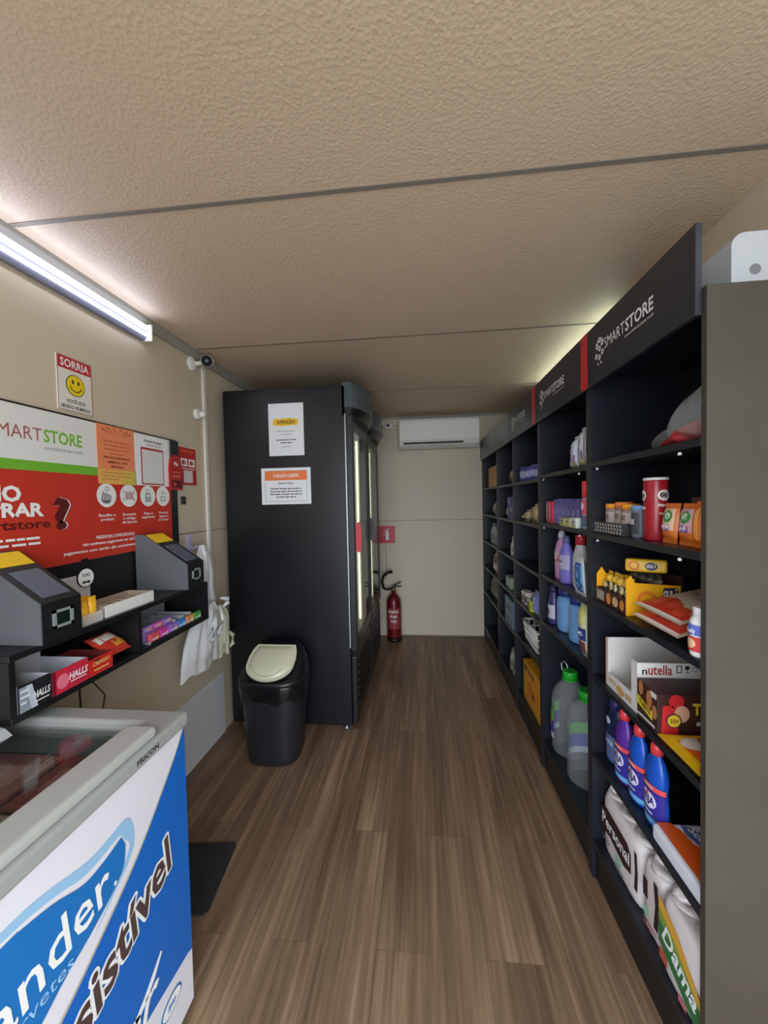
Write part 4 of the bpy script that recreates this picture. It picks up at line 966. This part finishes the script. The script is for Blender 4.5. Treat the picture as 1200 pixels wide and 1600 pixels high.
for i, (dz, dy, lab) in enumerate(((0, .010, 'lower red and cream flat bread pack on third shelf'), (.0375, 0, 'upper red and cream flat bread pack on third shelf'))):
    w_, h_ = .215, .245
    b = MB(); q = b.pillow(w_, h_, .030, M((222, 204, 180), .35), plane((0, -h_ / 2, .020), (1, 0, 0), Vector((0, .975, .22))), .010, .05, i + 1)
    for k in range(10):
        u0 = -.098 + k * .0196; top_ = .062 + .022 * math.sin(k * .55) 
        b.rect(u0, .013, u0 + .0197, top_, q, M((206, 56, 42), .35), 1, 2, 5)
    for (u, v_) in ((-.05, .045), (.01, .05), (.06, .04)): b.ell(u, v_, .026, .020, q, M((220, 82, 50), .35), 2, 18, rings=3)
    b.rect(-.098, .003, .098, .013, q, M((232, 222, 214), .35), 1, 8, 2)
    b.text('Tortilha', .0, .125, .022, q, M((90, 76, 66), .4), 3, width=.11, bold=.02); b.text('TRADICIONAL', .0, .108, .009, q, M((130, 90, 70), .4), 3, width=.09)
    b.rect(-.06, .175, .05, .215, q, M((74, 76, 56), .4), 1, 8, 4)
    solo('flatbread_pack', b, lab, 'flat bread', (.775, 1.145 + dy, A3 + dz), RW, 'flat bread packs on the third shelf')
bottle((.668, .982, A3), 'small white jar with red and blue label at front edge of third shelf', .120, .026, (232, 230, 226), (236, 236, 234), sq=1, neck=.62, caph=.14, shoulder=.86, flat=True, bands=[(.12, .42, (206, 66, 56), .9), (.45, .66, (96, 110, 196), .9)], texts=[('ell', 0, .28, .5, .10, (232, 190, 150)), ('Qualy', 0, .50, .09, (240, 240, 244), 1.0)], cat='jar', name='jar')
# --- fourth shelf: white cut-out carton, brown chocolate box, orange pouch
t = thing('spread_carton', 'open white spread carton with cut out front on fourth shelf', 'carton', (.658, 1.347, A4), RW)
w_, d_, h_ = .205, .30, .172; IN = M((206, 200, 194), .55); OUT = M((226, 220, 214), .5)
b = MB().box(-w_ / 2, w_ / 2, 0, d_, 0, .004, IN).box(-w_ / 2, -w_ / 2 + .004, 0, d_, .004, h_, OUT).box(-w_ / 2, w_ / 2, d_ - .004, d_, .004, h_, IN).box(w_ / 2 - .004, w_ / 2, 0, d_, .004, h_ - .008, OUT)
b.box(-w_ / 2 + .004, w_ / 2 - .004, 0, .004, .004, .052, OUT).box(-w_ / 2 + .004, -w_ / 2 + .020, 0, .004, .052, h_, OUT).box(w_ / 2 - .034, w_ / 2 - .004, 0, .004, .052, h_ - .008, OUT)
b.done('carton_shell', t)
b = MB(); f = FRONT(0); f2 = plane((w_ / 2, 0, 0), (0, 1, 0), (0, 0, 1))
b.rect(-w_ / 2 + .001, .001, -w_ / 2 + .010, h_ - .002, f, M((206, 168, 130), .5), 1)
b.rect(-.08, .022, -.03, .036, f, M((196, 176, 150), .5), 1); b.ell(.0, .022, .026, .016, f, M((206, 156, 96), .5), 1, 16); b.rect(.03, .014, .07, .034, f, M((190, 160, 130), .5), 1)
b.done('front_print', t); b = MB(); b.text('n', .014, .128, .022, f2, M((40, 34, 34), .5), 1, 'l', width=.015, bold=.02); b.text('utella', .032, .128, .030, f2, M((168, 40, 44), .5), 1, 'l', width=.070, bold=.02)
for i, x in enumerate((.122, .145, .167, .190, .212)):
    if i == 0: [b.rect(x - .008, .134, x - .005, .158, f2, INK, 1), b.rect(x + .005, .134, x + .008, .158, f2, INK, 1), b.rect(x - .008, .155, x + .008, .158, f2, INK, 1), b.rect(x - .008, .134, x + .008, .137, f2, INK, 1)]
    elif i == 1: [b.ell(x, .151, .007, .007, f2, INK, 1, 12), b.rect(x - .001, .134, x + .001, .146, f2, INK, 1), b.rect(x - .006, .134, x + .006, .136, f2, INK, 1)]
    elif i == 2: b.ring(x, .146, .006, .008, f2, GREYTXT, 1, 14)
    elif i == 3: b.rect(x - .008, .142, x + .008, .149, f2, INK, 1)
    else: b.poly([(x - .007, .138), (x + .007, .138), (x, .155)], f2, INK, 1)
b.done('side_print', t)
CHO = (66, 38, 32)
def cho_front(b, f):
    for (u, v, ru, rv) in ((-.03, .10, .012, .022), (.012, .085, .014, .026), (.038, .06, .012, .020)): b.ell(u, v, ru, rv, f, M((186, 120, 74), .45), 1, 16)
    b.poly([(-.05, .046), (.03, .030), (.03, .056), (-.046, .074)], f, M((214, 196, 50), .45), 2); b.text('TUBETE', -.01, .046, .016, f, M((110, 60, 30), .5), 3, width=.058, bold=.03, rot=-.2)
    b.rect(-.048, .012, .04, .020, f, M((206, 200, 196), .5), 1); b.rect(.018, .10, .048, .116, f, M((214, 210, 206), .5), 1)
def cho_side(b, f):
    b.poly([(-.100, .004), (-.052, .004), (-.056, .05), (-.066, .088), (-.094, .088)], f, M((206, 40, 44), .45), 1)     # plain red shape in place of the printed figure
    b.ell(-.058, .100, .020, .020, f, M((206, 40, 44), .45), 1, 20); b.ell(-.044, .066, .020, .024, f, M((214, 160, 130), .45), 2, 20)
    b.ell(-.066, .046, .021, .021, f, M((60, 34, 60), .45), 3, 20); b.ell(-.066, .046, .0175, .0175, f, M((226, 186, 50), .45), 4, 20); b.text('20g', -.066, .041, .011, f, M((120, 80, 30), .5), 5, width=.022, bold=.03)
    b.text('Tubete', -.016, .066, .030, f, M((214, 186, 50), .45), 2, 'l', width=.10, bold=.05); b.rect(-.006, .034, .012, .044, f, M((206, 204, 204), .5), 2)
box_item((.762, 1.187, A4), 'brown chocolate box with yellow print, in front of white spread carton', .105, .215, .120, CHO, cho_front, cho_side, name='chocolate_box', cat='chocolate box')
pouch((.755, 1.035, A4), 'yellow and orange coffee pouch lying flat at near end of fourth shelf', .165, .225, .030, (232, 186, 30), [('r', .01, .10, .10, .15, (232, 96, 30)), ('r', .04, .15, .07, .09, (170, 50, 50)), ('e', -.018, .058, .030, .034, (222, 212, 204)), ('e', -.018, .078, .026, .010, (110, 70, 60))], lying=True, name='coffee_pouch', cat='coffee', crinkle=.04)
# --- fifth shelf: cleaner bottles, wipes pack
bottle((.705, 1.472, A5), 'dark navy cleaner bottle at far end of fifth shelf', .262, .048, (28, 36, 72), (40, 38, 92), sq=.6, neck=.42, caph=.20, waist=.06, bands=[(.06, .42, (92, 110, 160), .9)], texts=[('ell', 0, .62, .3, .05, (200, 204, 224)), ('LAVA', 0, .28, .07, (214, 220, 236), 1.2)], group='cleaner bottles on the fifth shelf')
VB = [(.05, .11, (110, 176, 226), 1.0), (.11, .43, (54, 46, 150), 1.0), (.44, .50, (226, 84, 86), 1.0)]
VT = [('ell', 0, .31, .75, .095, (226, 226, 240)), ('VEJA', 0, .275, .085, (54, 40, 120), 1.25), ('ell', 0, .385, .14, .018, (226, 70, 80)), ('multiuso', 0, .16, .035, (220, 224, 244), .9), ('LIMPEZA', 0, .455, .03, (250, 220, 220), 1.0)]
for (x, y, c, lab, bnd) in ((.690, 1.382, (92, 46, 150), 'purple cleaner bottle with red cap left of the blue bottles', VB), (.690, 1.292, (26, 84, 190), 'blue cleaner bottle with red cap beside the purple bottle', VB), (.690, 1.200, (26, 84, 190), 'blue cleaner bottle with red cap nearest the orange wipes pack', VB)):
    bottle((x, y, A5), lab, .262, .043, c, (226, 62, 66), sq=.6, neck=.34, caph=.15, shoulder=.76, waist=.10, bands=bnd, texts=VT, group='cleaner bottles on the fifth shelf')
def wipes_top(b, f):
    b.poly([(-.098, -.112), (.098, -.112), (.098, .06), (.04, .02), (.0, -.02), (-.03, -.055), (-.07, -.06), (-.098, -.075)], f, M((228, 96, 30), .35), 1)
    b.poly([(-.092, -.052), (-.06, -.058), (.0, -.036), (.012, -.004), (-.03, .004), (-.08, -.018)], f, M((84, 104, 150), .35), 2); b.text('Scott', -.042, -.036, .022, f, PWHITE, 3, width=.075, bold=.03, rot=.18)
    b.poly([(.03, -.07), (.09, -.06), (.092, -.04), (.04, -.03)], f, M((236, 160, 110), .35), 2); b.ell(.06, -.09, .012, .008, f, M((150, 60, 30), .4), 2, 12)
    b.ell(-.07, .02, .016, .010, f, M((150, 154, 166), .4), 2, 14)
b = MB().box(-.10, .10, -.125, .125, 0, .046, M((222, 222, 230), .35), r=.010, seg=3); wipes_top(b, TOPF(.046))
solo('wipes_pack', b, 'orange and white pack lying flat on fifth shelf beside blue bottles', 'wipes', (.772, 1.052, A5), RW)
# --- bottom shelf: paper roll packs
def roll_pack(loc, label, w, d, h, cols, front, group):
    t = thing('paper_roll_pack', label, 'paper rolls', loc, RW, group)
    film = M((226, 216, 212), .3); b = MB()
    n = 40; rings = []
    for (z, k) in ((.0, .93), (.012, .99), (.03, 1.0), (h * .5, 1.015), (h - .03, 1.0), (h - .012, .97), (h, .90)):
        rings.append([(x, y, z) for x, y, _ in sup(w / 2 * k, d / 2 * k, 0, n, 6)])
    loft(rings, film, b)
    b.done('wrapper', t)
    nx = cols; r = min(w / cols, d / 2) / 2 * .97
    rl = MB()
    for i in range(nx):
        for j in range(2):
            x = -w / 2 + w / cols * (i + .5); y = -d / 4 + j * d / 2
            o = MB().lathe([(r * .99, h - .01), (r * .93, h + .004), (r * .62, h + .007), (r * .36, h + .002), (r * .32, h - .012), (r * .12, h - .014)], M((216, 206, 202), .4), x, y, 0, 20).done('roll_end', t)
    g = MB(); front(g, FRONT(-d / 2 * 1.016)); g.done('print', t)
    MB().puff([(-.02, h - .004), (.02, h - .004), (.03, h + .018), (.0, h + .032), (-.028, h + .02)], .05, plane((-w / 2 + .03, -d / 2 + .05, 0), (1, 0, 0), (0, 0, 1)), film, 4, .3, 2).done('wrapper_knot', t)
    return t
DK = M((52, 24, 30), .4)
def personal(g, f):
    g.poly([(-.128, .155), (-.08, .175), (.06, .17), (.085, .15), (.085, .085), (.04, .07), (-.06, .085), (-.128, .07)], f, DK, 1)
    g.text('Personal', -.018, .105, .042, f, PWHITE, 2, width=.19, bold=.02)
    g.text('vip', -.085, .045, .022, f, GREYTXT, 2, width=.05); g.ell(.0, .05, .022, .016, f, M((150, 206, 176), .4), 1, 16); g.lines(-.02, .05, .026, 2, .012, .005, f, GREYTXT, 2, 4)
    g.poly([(.104, .06), (.122, .06), (.126, .12), (.120, .185), (.104, .185), (.110, .12)], f, DK, 1)
def personal2(g, f):
    g.poly([(.010, .05), (.030, .05), (.036, .12), (.030, .19), (.010, .19), (.018, .12)], f, DK, 1); g.rect(-.044, .10, -.02, .16, f, DK, 1); g.lines(-.04, .036, .03, 2, .014, .006, f, M((206, 120, 130), .4), 2, 4)
    g.ell(-.03, .055, .012, .018, f, M((150, 206, 176), .4), 1, 14)
def dama(g, f):
    g.poly([(-.082, .205), (.0, .175), (.085, .10), (.085, .06), (.0, .12), (-.082, .165)], f, M((226, 170, 60), .4), 1)
    g.poly([(-.082, .172), (.0, .135), (.085, .075), (.085, .03), (-.082, .10)], f, M((132, 160, 70), .4), 2)
    g.poly([(-.082, .140), (.086, .075), (.086, .010), (-.082, .075)], f, M((44, 112, 62), .4), 3)
    g.text('Dama', .0, .078, .052, f, PWHITE, 4, width=.14, bold=.025, rot=-.37)
    g.rect(-.08, .03, -.045, .062, f, M((190, 84, 66), .4), 1); g.rect(.0, .006, .03, .022, f, M((210, 110, 120), .4), 1)
G_ = 'paper roll packs on the bottom shelf'
roll_pack((.772, 1.383, A6), 'white paper roll pack with dark maroon band at far end of bottom shelf', .270, .21, .222, 3, personal, G_)
roll_pack((.772, 1.184, A6), 'narrow white paper roll pack between maroon and green packs', .105, .21, .222, 1, personal2, G_)
roll_pack((.762, 1.040, A6), 'green and yellow paper roll pack nearest the camera on bottom shelf', .172, .22, .225, 2, dama, G_)

# --- second unit
B5, B4, B3, B2, B1 = [z + e_ for z in LEV[1]]
for i, (x, y, h, w_, c, lab) in enumerate(((.692, 1.604, .215, .062, (222, 222, 232), 'tallest white pouch nearest the divider on second unit top shelf'), (.700, 1.672, .185, .064, (226, 222, 226), 'white pouch second from divider on second unit top shelf'), (.706, 1.742, .178, .064, (216, 222, 228), 'white pouch third from divider on second unit top shelf'), (.700, 1.808, .150, .056, (206, 216, 226), 'white pouch farthest from divider on second unit top shelf'))):
    pouch((x, y, B1), lab, w_, h, .05, c, [('r', 0, h * .45, w_ * .3, h * .5, (160, 150, 170)), ('r', 0, h * .14, w_ * .8, h * .14, (206, 196, 140)), ('r', w_ * .3, h * .3, w_ * .14, h * .24, (120, 80, 120))], .03, 'white pouches on second unit top shelf', seed=i, cat='pouch', name='refill_pouch', crinkle=.12)
pouch((.712, 1.868, B1), 'small light blue pouch at far side of the white pouches', .05, .07, .035, (100, 160, 200), [('r', 0, .03, .03, .03, (190, 210, 226))], .1, cat='pouch', name='refill_pouch')
for i, (y, c, lab) in enumerate(((2.088, (206, 76, 96), 'pink red soap pack at far end of second unit second shelf'), (2.040, (214, 60, 84), 'deeper pink soap pack beside the purple soap packs'))):
    box_item((.69, y, B2), lab, .044, .06, .112, c, lambda b, f: (b.rect(-.021, .02, -.004, .10, f, M((226, 170, 184), .4), 1), b.rect(.0, .02, .018, .034, f, M((150, 40, 60), .4), 1)), name='soap_pack', cat='soap', group='soap packs on second unit')
for i, (y, c) in enumerate(((1.985, (112, 104, 176)), (1.928, (122, 112, 184)), (1.871, (104, 98, 166)), (1.814, (96, 92, 150)), (1.757, (84, 80, 140)), (1.706, (90, 84, 150)))):
    box_item((.70 + .0 * i, y, B2), ('farthest', 'second', 'third', 'fourth', 'fifth', 'nearest')[i] + ' in the row of purple soap packs on second unit', .052 if i < 5 else .04, .07, .122 + .003 * (i % 2), c, lambda b, f: (b.rect(-.022, .098, .022, .119, f, M((84, 84, 156), .4), 1), b.ell(0, .06, .014, .018, f, M((150, 146, 210), .4), 1, 16), b.text('FLOR', 0, .028, .010, f, M((210, 206, 236), .4), 2, width=.03, bold=.02)), name='soap_pack', cat='soap', group='soap packs on second unit')
for i, (y, c) in enumerate(((1.83, (190, 186, 150)), (1.765, (196, 192, 140)), (1.70, (206, 214, 206)))):
    box_item((.652, y, B2), ('far', 'middle', 'near')[i] + ' low cream green soap bar in front of purple soap packs', .06, .022, .036 + .004 * i, c, lambda b, f: (b.rect(-.024, .004, .024, .014, f, M((176, 176, 60), .4), 1), b.ell(0, .024, .012, .006, f, M((96, 92, 80), .4), 1, 12)), name='soap_bar', cat='soap', group='low soap bars on second unit')
bottle((.672, 1.622, B2), 'tall spray bottle with red cap beside second unit divider', .196, .024, (150, 160, 166), (226, 60, 64), sq=1, neck=.85, caph=.30, shoulder=.90, flat=True, bands=[(.30, .62, (206, 90, 100), .9), (.05, .28, (86, 100, 120), .9)], texts=[('ell', 0, .48, .5, .08, (226, 214, 220))])
cl = lambda a: [(.06, .30, a, 1.0), (.30, .62, (206, 196, 210), .9)]
bottle((.700, 2.000, B3), 'clear pink cleaner bottle with white cap, far end of second unit third shelf', .245, .046, (206, 150, 196), (196, 200, 206), sq=.7, neck=.34, caph=.13, bands=[(.30, .58, (206, 170, 180), .95), (.36, .50, (190, 70, 84), .8)], texts=[('ell', 0, .48, .45, .08, (226, 206, 206))], group='cleaner bottles on second unit third shelf')
bottle((.688, 1.905, B3), 'lilac cleaner bottle beside the clear pink bottle', .228, .044, (128, 118, 206), (96, 96, 150), sq=.7, neck=.34, caph=.13, bands=[(.30, .60, (176, 170, 206), .95)], texts=[('ell', 0, .46, .5, .10, (214, 206, 222)), ('AZULIM', 0, .44, .05, (70, 60, 110), .9)], group='cleaner bottles on second unit third shelf')
bottle((.765, 1.900, B3), 'dark blue bottle behind the white bottle on second unit', .245, .042, (34, 46, 130), (126, 30, 46), sq=.7, neck=.4, caph=.16, bands=[(.20, .55, (190, 190, 206), .9)], texts=[('ell', 0, .4, .4, .07, (120, 110, 130))], group='cleaner bottles on second unit third shelf')
bottle((.712, 1.800, B3), 'white bleach bottle with red cap on second unit third shelf', .240, .046, (214, 212, 214), (196, 46, 52), sq=.7, neck=.5, caph=.15, flat=True, bands=[(.18, .44, (190, 186, 190), .9)], texts=[('ell', 0, .36, .5, .07, (110, 100, 110))], group='cleaner bottles on second unit third shelf')
bottle((.720, 1.632, B3), 'pink and purple bottle with yellow cap beside second unit divider', .225, .036, (190, 96, 170), (236, 206, 96), sq=.7, neck=.45, caph=.14, flat=True, bands=[(.25, .60, (110, 60, 120), .9)], group='cleaner bottles on second unit third shelf')
pouch((.660, 1.668, B3), 'white and blue wipes pouch leaning at front of second unit third shelf', .11, .165, .034, (206, 212, 214), [('r', .022, .080, .05, .12, (50, 88, 150)), ('r', .022, .085, .018, .09, (120, 160, 206)), ('r', .045, .08, .012, .10, (96, 160, 190)), ('r', -.03, .03, .05, .03, (226, 226, 226))], -.06, cat='wipes', name='wipes_pouch', crinkle=.1)
for (x, y, lab) in ((.715, 1.985, 'light blue softener bottle farther from divider on second unit'), (.715, 1.832, 'light blue softener bottle nearer to divider on second unit')):
    bottle((x, y, B4), lab, .232, .060, (112, 162, 214), (40, 52, 120), sq=.72, neck=.55, caph=.22, shoulder=.90, flat=False, waist=.03, group='light blue softener bottles')
bottle((.688, 2.095, B4), 'navy and white bottle left of the light blue softener bottles', .205, .034, (60, 62, 110), (44, 44, 84), sq=.8, neck=.5, caph=.15, bands=[(.15, .5, (190, 184, 200), .9)], texts=[('ell', 0, .32, .4, .08, (120, 60, 90))])
pouch((.672, 1.640, B4), 'tall yellow and navy pouch beside second unit divider', .085, .228, .05, (206, 206, 170), [('r', .0, .185, .06, .07, (214, 214, 130)), ('r', 0, .105, .07, .05, (44, 60, 130)), ('t', 0, .098, .05, .018, (226, 226, 240), 'OMO'), ('r', 0, .05, .06, .05, (130, 60, 70)), ('r', 0, .018, .07, .016, (150, 190, 190))], -.03, cat='pouch', name='detergent_pouch')
PET = film_mat('clear_pet', (240, 243, 245), .13); WAT = glass_mat('jug_water', (.95, .97, .98, 1), .0)
def jug(x, y, label, rz):
    t = thing('water_jug', label, 'water jug', (x, y, B5), rz, 'large water jugs')
    R = .092; pr = [(R * .80, 0), (R * .96, .012), (R, .03)]
    for i in range(7): z = .045 + i * .030; pr += [(R * .955, z), (R, z + .015)]
    pr += [(R, .275), (R * .96, .30), (R * .80, .335), (R * .55, .365), (R * .36, .382), (R * .33, .40)]
    MB().lathe(pr, PET, seg=32, cap=False).done('body', t)
    MB().lathe([(r_ * .95, z) for r_, z in pr[:18]] + [(.05, .279)], WAT, seg=24).done('water', t)
    MB().lathe([(R * .40, .392), (R * .40, .425), (R * .36, .432)], M((40, 176, 50), .35), seg=24).lathe([(R * .44, .386), (R * .44, .393)], M((40, 176, 50), .35), seg=24).done('cap', t)
    MB().tube([(-R * .36, 0, .395), (-R * .62, -.02, .412), (-R * .74, -.02, .44), (-R * .6, -.01, .46), (-R * .42, 0, .442), (-R * .38, 0, .425)], .004, M((206, 214, 214), .3), 6).done('carry_handle', t)
    g = MB(); c = cyl(R + .001); g.rect(-.12, .17, .02, .225, c, M((90, 190, 70), .35), 1, 14, 1); g.rect(-.12, .105, .02, .17, c, M((50, 66, 170), .35), 1, 14, 1); g.rect(-.12, .075, .02, .105, c, M((196, 206, 214), .35), 1, 14, 1)
    g.ell(-.012, .165, .020, .022, c, M((236, 110, 50), .35), 3, 20, rings=3); g.text('ÁGUA', -.06, .125, .026, c, PWHITE, 3, width=.06, bold=.03); g.done('label', t)
    return t
jug(.755, 2.055, 'large clear water jug with green cap and label, behind its twin', RW)
jug(.755, 1.845, 'large clear water jug with green cap nearest the camera on bottom shelf', RW - .95)

# --- third unit
C5, C4, C3, C2_, C2, C1 = [z + e_ for z in LEV[2]]
for i in range(5):
    can((.690 + .01 * (i % 2), 2.625 - i * .075, C1), ('farthest', 'second farthest', 'middle', 'second nearest', 'nearest')[i] + ' blue and white tin in row on third unit top shelf', .092 - .004 * i + .01 * (i == 3), .034, (60, 70, 150), (150, 160, 196), [(.25, .75, (150, 156, 200), .35)], [('ell', 0, .5, .4, .2, (206, 210, 232))], 'blue tins on third unit top shelf')
for i, (y, h, c) in enumerate(((2.655, .052, (176, 176, 160)), (2.585, .075, (186, 178, 150)), (2.50, .095, (170, 150, 112)), (2.41, .115, (190, 160, 116)), (2.325, .128, (206, 168, 112)))):
    pouch((.700 - .006 * (i % 2), y, C2), ('lowest', 'second lowest', 'middle', 'second tallest', 'tallest')[i] + ' of the beige snack bags on third unit second shelf', .075, h, .05, c, [('e', 0, h * .5, .018, h * .2, (150, 120, 80) if i % 2 else (206, 196, 176)), ('r', 0, h * .82, .06, h * .14, (196, 186, 150))], .05, 'beige snack bags on third unit', seed=i + 2, crinkle=.15)
for i, (z, lab) in enumerate(((0, 'blue silver pouch lowest beside third unit divider'), )):
    pouch((.668, 2.315, C3 + z), lab, .075, .15, .045, (110, 120, 176), [('r', 0, .09, .05, .05, (170, 176, 206)), ('r', .01, .04, .04, .04, (150, 150, 196))], .0, cat='pouch', name='refill_pouch', seed=i, crinkle=.2)
pouch((.735, 2.300, C3), 'taller blue grey pouch standing behind the blue silver pouch', .10, .240, .05, (96, 120, 150), [('r', 0, .18, .07, .06, (150, 170, 186)), ('r', .0, .12, .08, .05, (50, 60, 110)), ('r', 0, .235, .06, .012, (200, 206, 210))], .0, cat='pouch', name='refill_pouch', seed=4, crinkle=.2)
for i, (y, h, c) in enumerate(((2.640, .075, (186, 176, 172)), (2.565, .082, (206, 196, 190)), (2.49, .056, (170, 150, 150)))):
    can((.690, y, C3), ('farthest', 'middle', 'nearest')[i] + ' pale small tub in row on third unit fourth shelf', h, .032, c, (206, 200, 196), [(.2, .7, (120, 100, 96), .35)], [], 'pale tubs on third unit', name='small_tub', cat='tub', lidh=.012)
bottle((.672, 2.405, C3), 'small bright yellow bottle on third unit fourth shelf', .088, .034, (206, 206, 40), (60, 110, 60), sq=.8, neck=.5, caph=.16, bands=[(.2, .5, (150, 180, 60), .8)])
t = thing('plastic_basket', 'white slatted plastic basket on third unit low shelf', 'basket', (.75, 2.47, C4 + .006), RW)
WBK = M((206, 204, 196), .45); b = MB(); w2, d2, h2 = .15, .085, .135
for z in (.004, .045, .085, .128):
    k = .86 + .14 * z / .13
    for (x0_, y0_, x1_, y1_) in ((-w2, -d2, w2, -d2), (w2, -d2, w2, d2), (w2, d2, -w2, d2), (-w2, d2, -w2, -d2)): b.tube([(x0_ * k, y0_ * k, z), (x1_ * k, y1_ * k, z)], .006 if z < .12 else .008, WBK, 6)
for i in range(9):
    x = -w2 + i * w2 / 4
    for s in (-1, 1): b.tube([(x * .86, s * d2 * .86, .004), (x, s * d2, .128)], .005, WBK, 6)
for i in range(1, 5):
    y = -d2 + i * d2 / 2.5
    for s in (-1, 1): b.tube([(s * w2 * .86, y * .86, .004), (s * w2, y, .128)], .005, WBK, 6)
b.box(-w2 * .85, w2 * .85, -d2 * .85, d2 * .85, .0, .004, WBK); b.done('frame', t)
def ob_front(b, f):
    b.rect(-.15, .20, .06, .235, f, M((96, 56, 30), .45), 1); b.ell(-.02, .11, .07, .05, f, M((216, 130, 40), .45), 1, 20); b.ell(.05, .10, .03, .025, f, M((130, 80, 40), .45), 2, 16); b.text('RAÇÃO', -.03, .208, .02, f, M((236, 190, 90), .45), 2, width=.13, bold=.03); b.rect(-.16, .03, .1, .035, f, M((120, 80, 40), .45), 1)
box_item((.735, 2.475, C5), 'orange pet food box on bottom shelf of the third unit', .36, .13, .255, (226, 156, 40), ob_front, name='food_box', cat='food box')

# --- fourth unit
D5, D4, D3, D2_, D2, D1 = [z + e_ for z in LEV[3]]
pouch((.712, 3.03, D1), 'red and white snack bag on fourth unit top shelf', .20, .125, .06, (150, 70, 70), [('r', .03, .085, .09, .06, (176, 166, 160)), ('e', -.04, .05, .04, .03, (120, 40, 46)), ('r', 0, .02, .16, .02, (190, 130, 110))], .08, crinkle=.2)
pouch((.73, 2.865, D1), 'brown snack bag beside the red one on fourth unit top shelf', .11, .10, .05, (120, 84, 70), [('r', 0, .05, .07, .04, (170, 130, 110))], .06, crinkle=.2, seed=7)
box_item((.715, 2.90, D2), 'deep blue carton on second shelf of the fourth unit', .19, .13, .165, (52, 62, 150), lambda b, f: (b.rect(-.09, .11, .0, .15, f, M((120, 130, 190), .4), 1), b.text('SAL', .02, .06, .03, f, M((190, 196, 226), .4), 1, width=.08, bold=.03)))
pouch((.690, 3.085, D2), 'small yellow brown snack bag left of the blue carton', .10, .105, .05, (170, 140, 90), [('e', 0, .055, .025, .03, (206, 190, 130)), ('r', 0, .02, .08, .02, (110, 70, 50))], .05, crinkle=.2, seed=2)
bottle((.690, 2.955, D2_), 'white spray bottle on third shelf of the fourth unit', .150, .040, (206, 206, 204), (190, 192, 192), sq=.7, neck=.4, caph=.25, bands=[(.2, .45, (150, 150, 150), .8)])
pouch((.690, 2.875, D3), 'tall narrow white and pink pouch by fourth unit divider', .07, .24, .04, (206, 196, 200), [('r', 0, .13, .04, .14, (150, 110, 120)), ('r', 0, .04, .05, .04, (226, 222, 218))], 0, cat='pouch', name='refill_pouch')
box_item((.690, 3.06, D3), 'pale green box left of the narrow white pouch', .15, .06, .085, (150, 164, 150), lambda b, f: b.rect(-.06, .02, .05, .06, f, M((190, 200, 190), .4), 1))
box_item((.712, 2.985, D4), 'blue grey toilet block carton on low shelf of the fourth unit', .26, .13, .205, (96, 124, 150), lambda b, f: [b.rect(-.12, .03 + i * .045, .12, .05 + i * .045, f, M((130, 160, 180) if i % 2 else (70, 96, 120), .4), 1) for i in range(4)])
for i, (y, h) in enumerate(((2.86, .22), (2.96, .19), (3.06, .17))):
    bottle((.70, y, D5), ('nearest', 'middle', 'farthest')[i] + ' of the grey white bottles on fourth unit bottom shelf', h, .044, (176, 178, 170), (110, 112, 110), sq=.7, neck=.4, caph=.16, bands=[(.2, .5, (120, 124, 116), .9)], group='grey white bottles on fourth unit')

# --- fifth unit
E5, E4, E3, E2_, E2, E1 = [z + e_ for z in LEV[4]]
for i, y in enumerate((3.50, 3.63, 3.755)):
    box_item((.705, y, E1), ('nearest', 'middle', 'farthest')[i] + ' upright orange pack on top shelf at back wall', .11, .11, .185, (196, 140, 70), lambda b, f: (b.rect(-.05, .05, .05, .12, f, M((206, 160, 90), .4), 1), b.ell(0, .085, .025, .025, f, M((150, 90, 40), .4), 2, 16)), group='orange packs on top shelf at back wall')
for i, y in enumerate((3.48, 3.60, 3.72)):
    pouch((.70, y, E2), ('nearest', 'middle', 'farthest')[i] + ' beige rice bag on second shelf at back wall', .10, .125, .05, (170, 160, 140), [('r', 0, .06, .05, .07, (120, 90, 70) if i % 2 else (190, 180, 160))], .05, group='beige bags at back wall', seed=i, crinkle=.15, cat='food bag')
for i, (y, h) in enumerate(((3.50, .235), (3.62, .17), (3.80, .20))):
    bottle((.70, y, E2_), ('nearest', 'middle', 'farthest')[i] + ' pale grey bottle on third shelf at back wall', h, .046, (170, 174, 172), (120, 126, 126), sq=.8, neck=.4, caph=.14, bands=[(.15, .5, (130, 134, 132), .9)], group='pale bottles on third shelf at back wall')
bottle((.70, 3.445, E3), 'grey green bottle alone on fourth shelf at back wall', .21, .046, (150, 160, 146), (90, 96, 90), sq=.8, neck=.4, caph=.14)
pouch((.695, 3.66, E3), 'red and white laundry bag on fourth shelf at back wall', .18, .20, .07, (190, 170, 166), [('r', 0, .13, .14, .06, (120, 30, 40)), ('e', .02, .06, .05, .03, (210, 196, 190))], .05, cat='laundry bag', name='laundry_bag', crinkle=.2)
pouch((.705, 3.57, E4), 'brown grey pet food bag on low shelf at back wall', .20, .225, .08, (120, 110, 100), [('r', 0, .15, .14, .09, (96, 84, 76)), ('e', 0, .08, .05, .04, (150, 140, 130))], .03, cat='pet food', name='pet_food_bag', crinkle=.25)
pouch((.705, 3.80, E4), 'wide dusty brown bag on low shelf nearest the back wall', .22, .20, .08, (130, 116, 104), [('r', 0, .11, .15, .08, (104, 94, 86))], .03, cat='pet food', name='pet_food_bag', crinkle=.25, seed=5)
bottle((.69, 3.46, E5), 'small white bottle on bottom shelf at back wall', .16, .036, (196, 196, 196), (150, 150, 150), sq=.8, neck=.4, caph=.15)
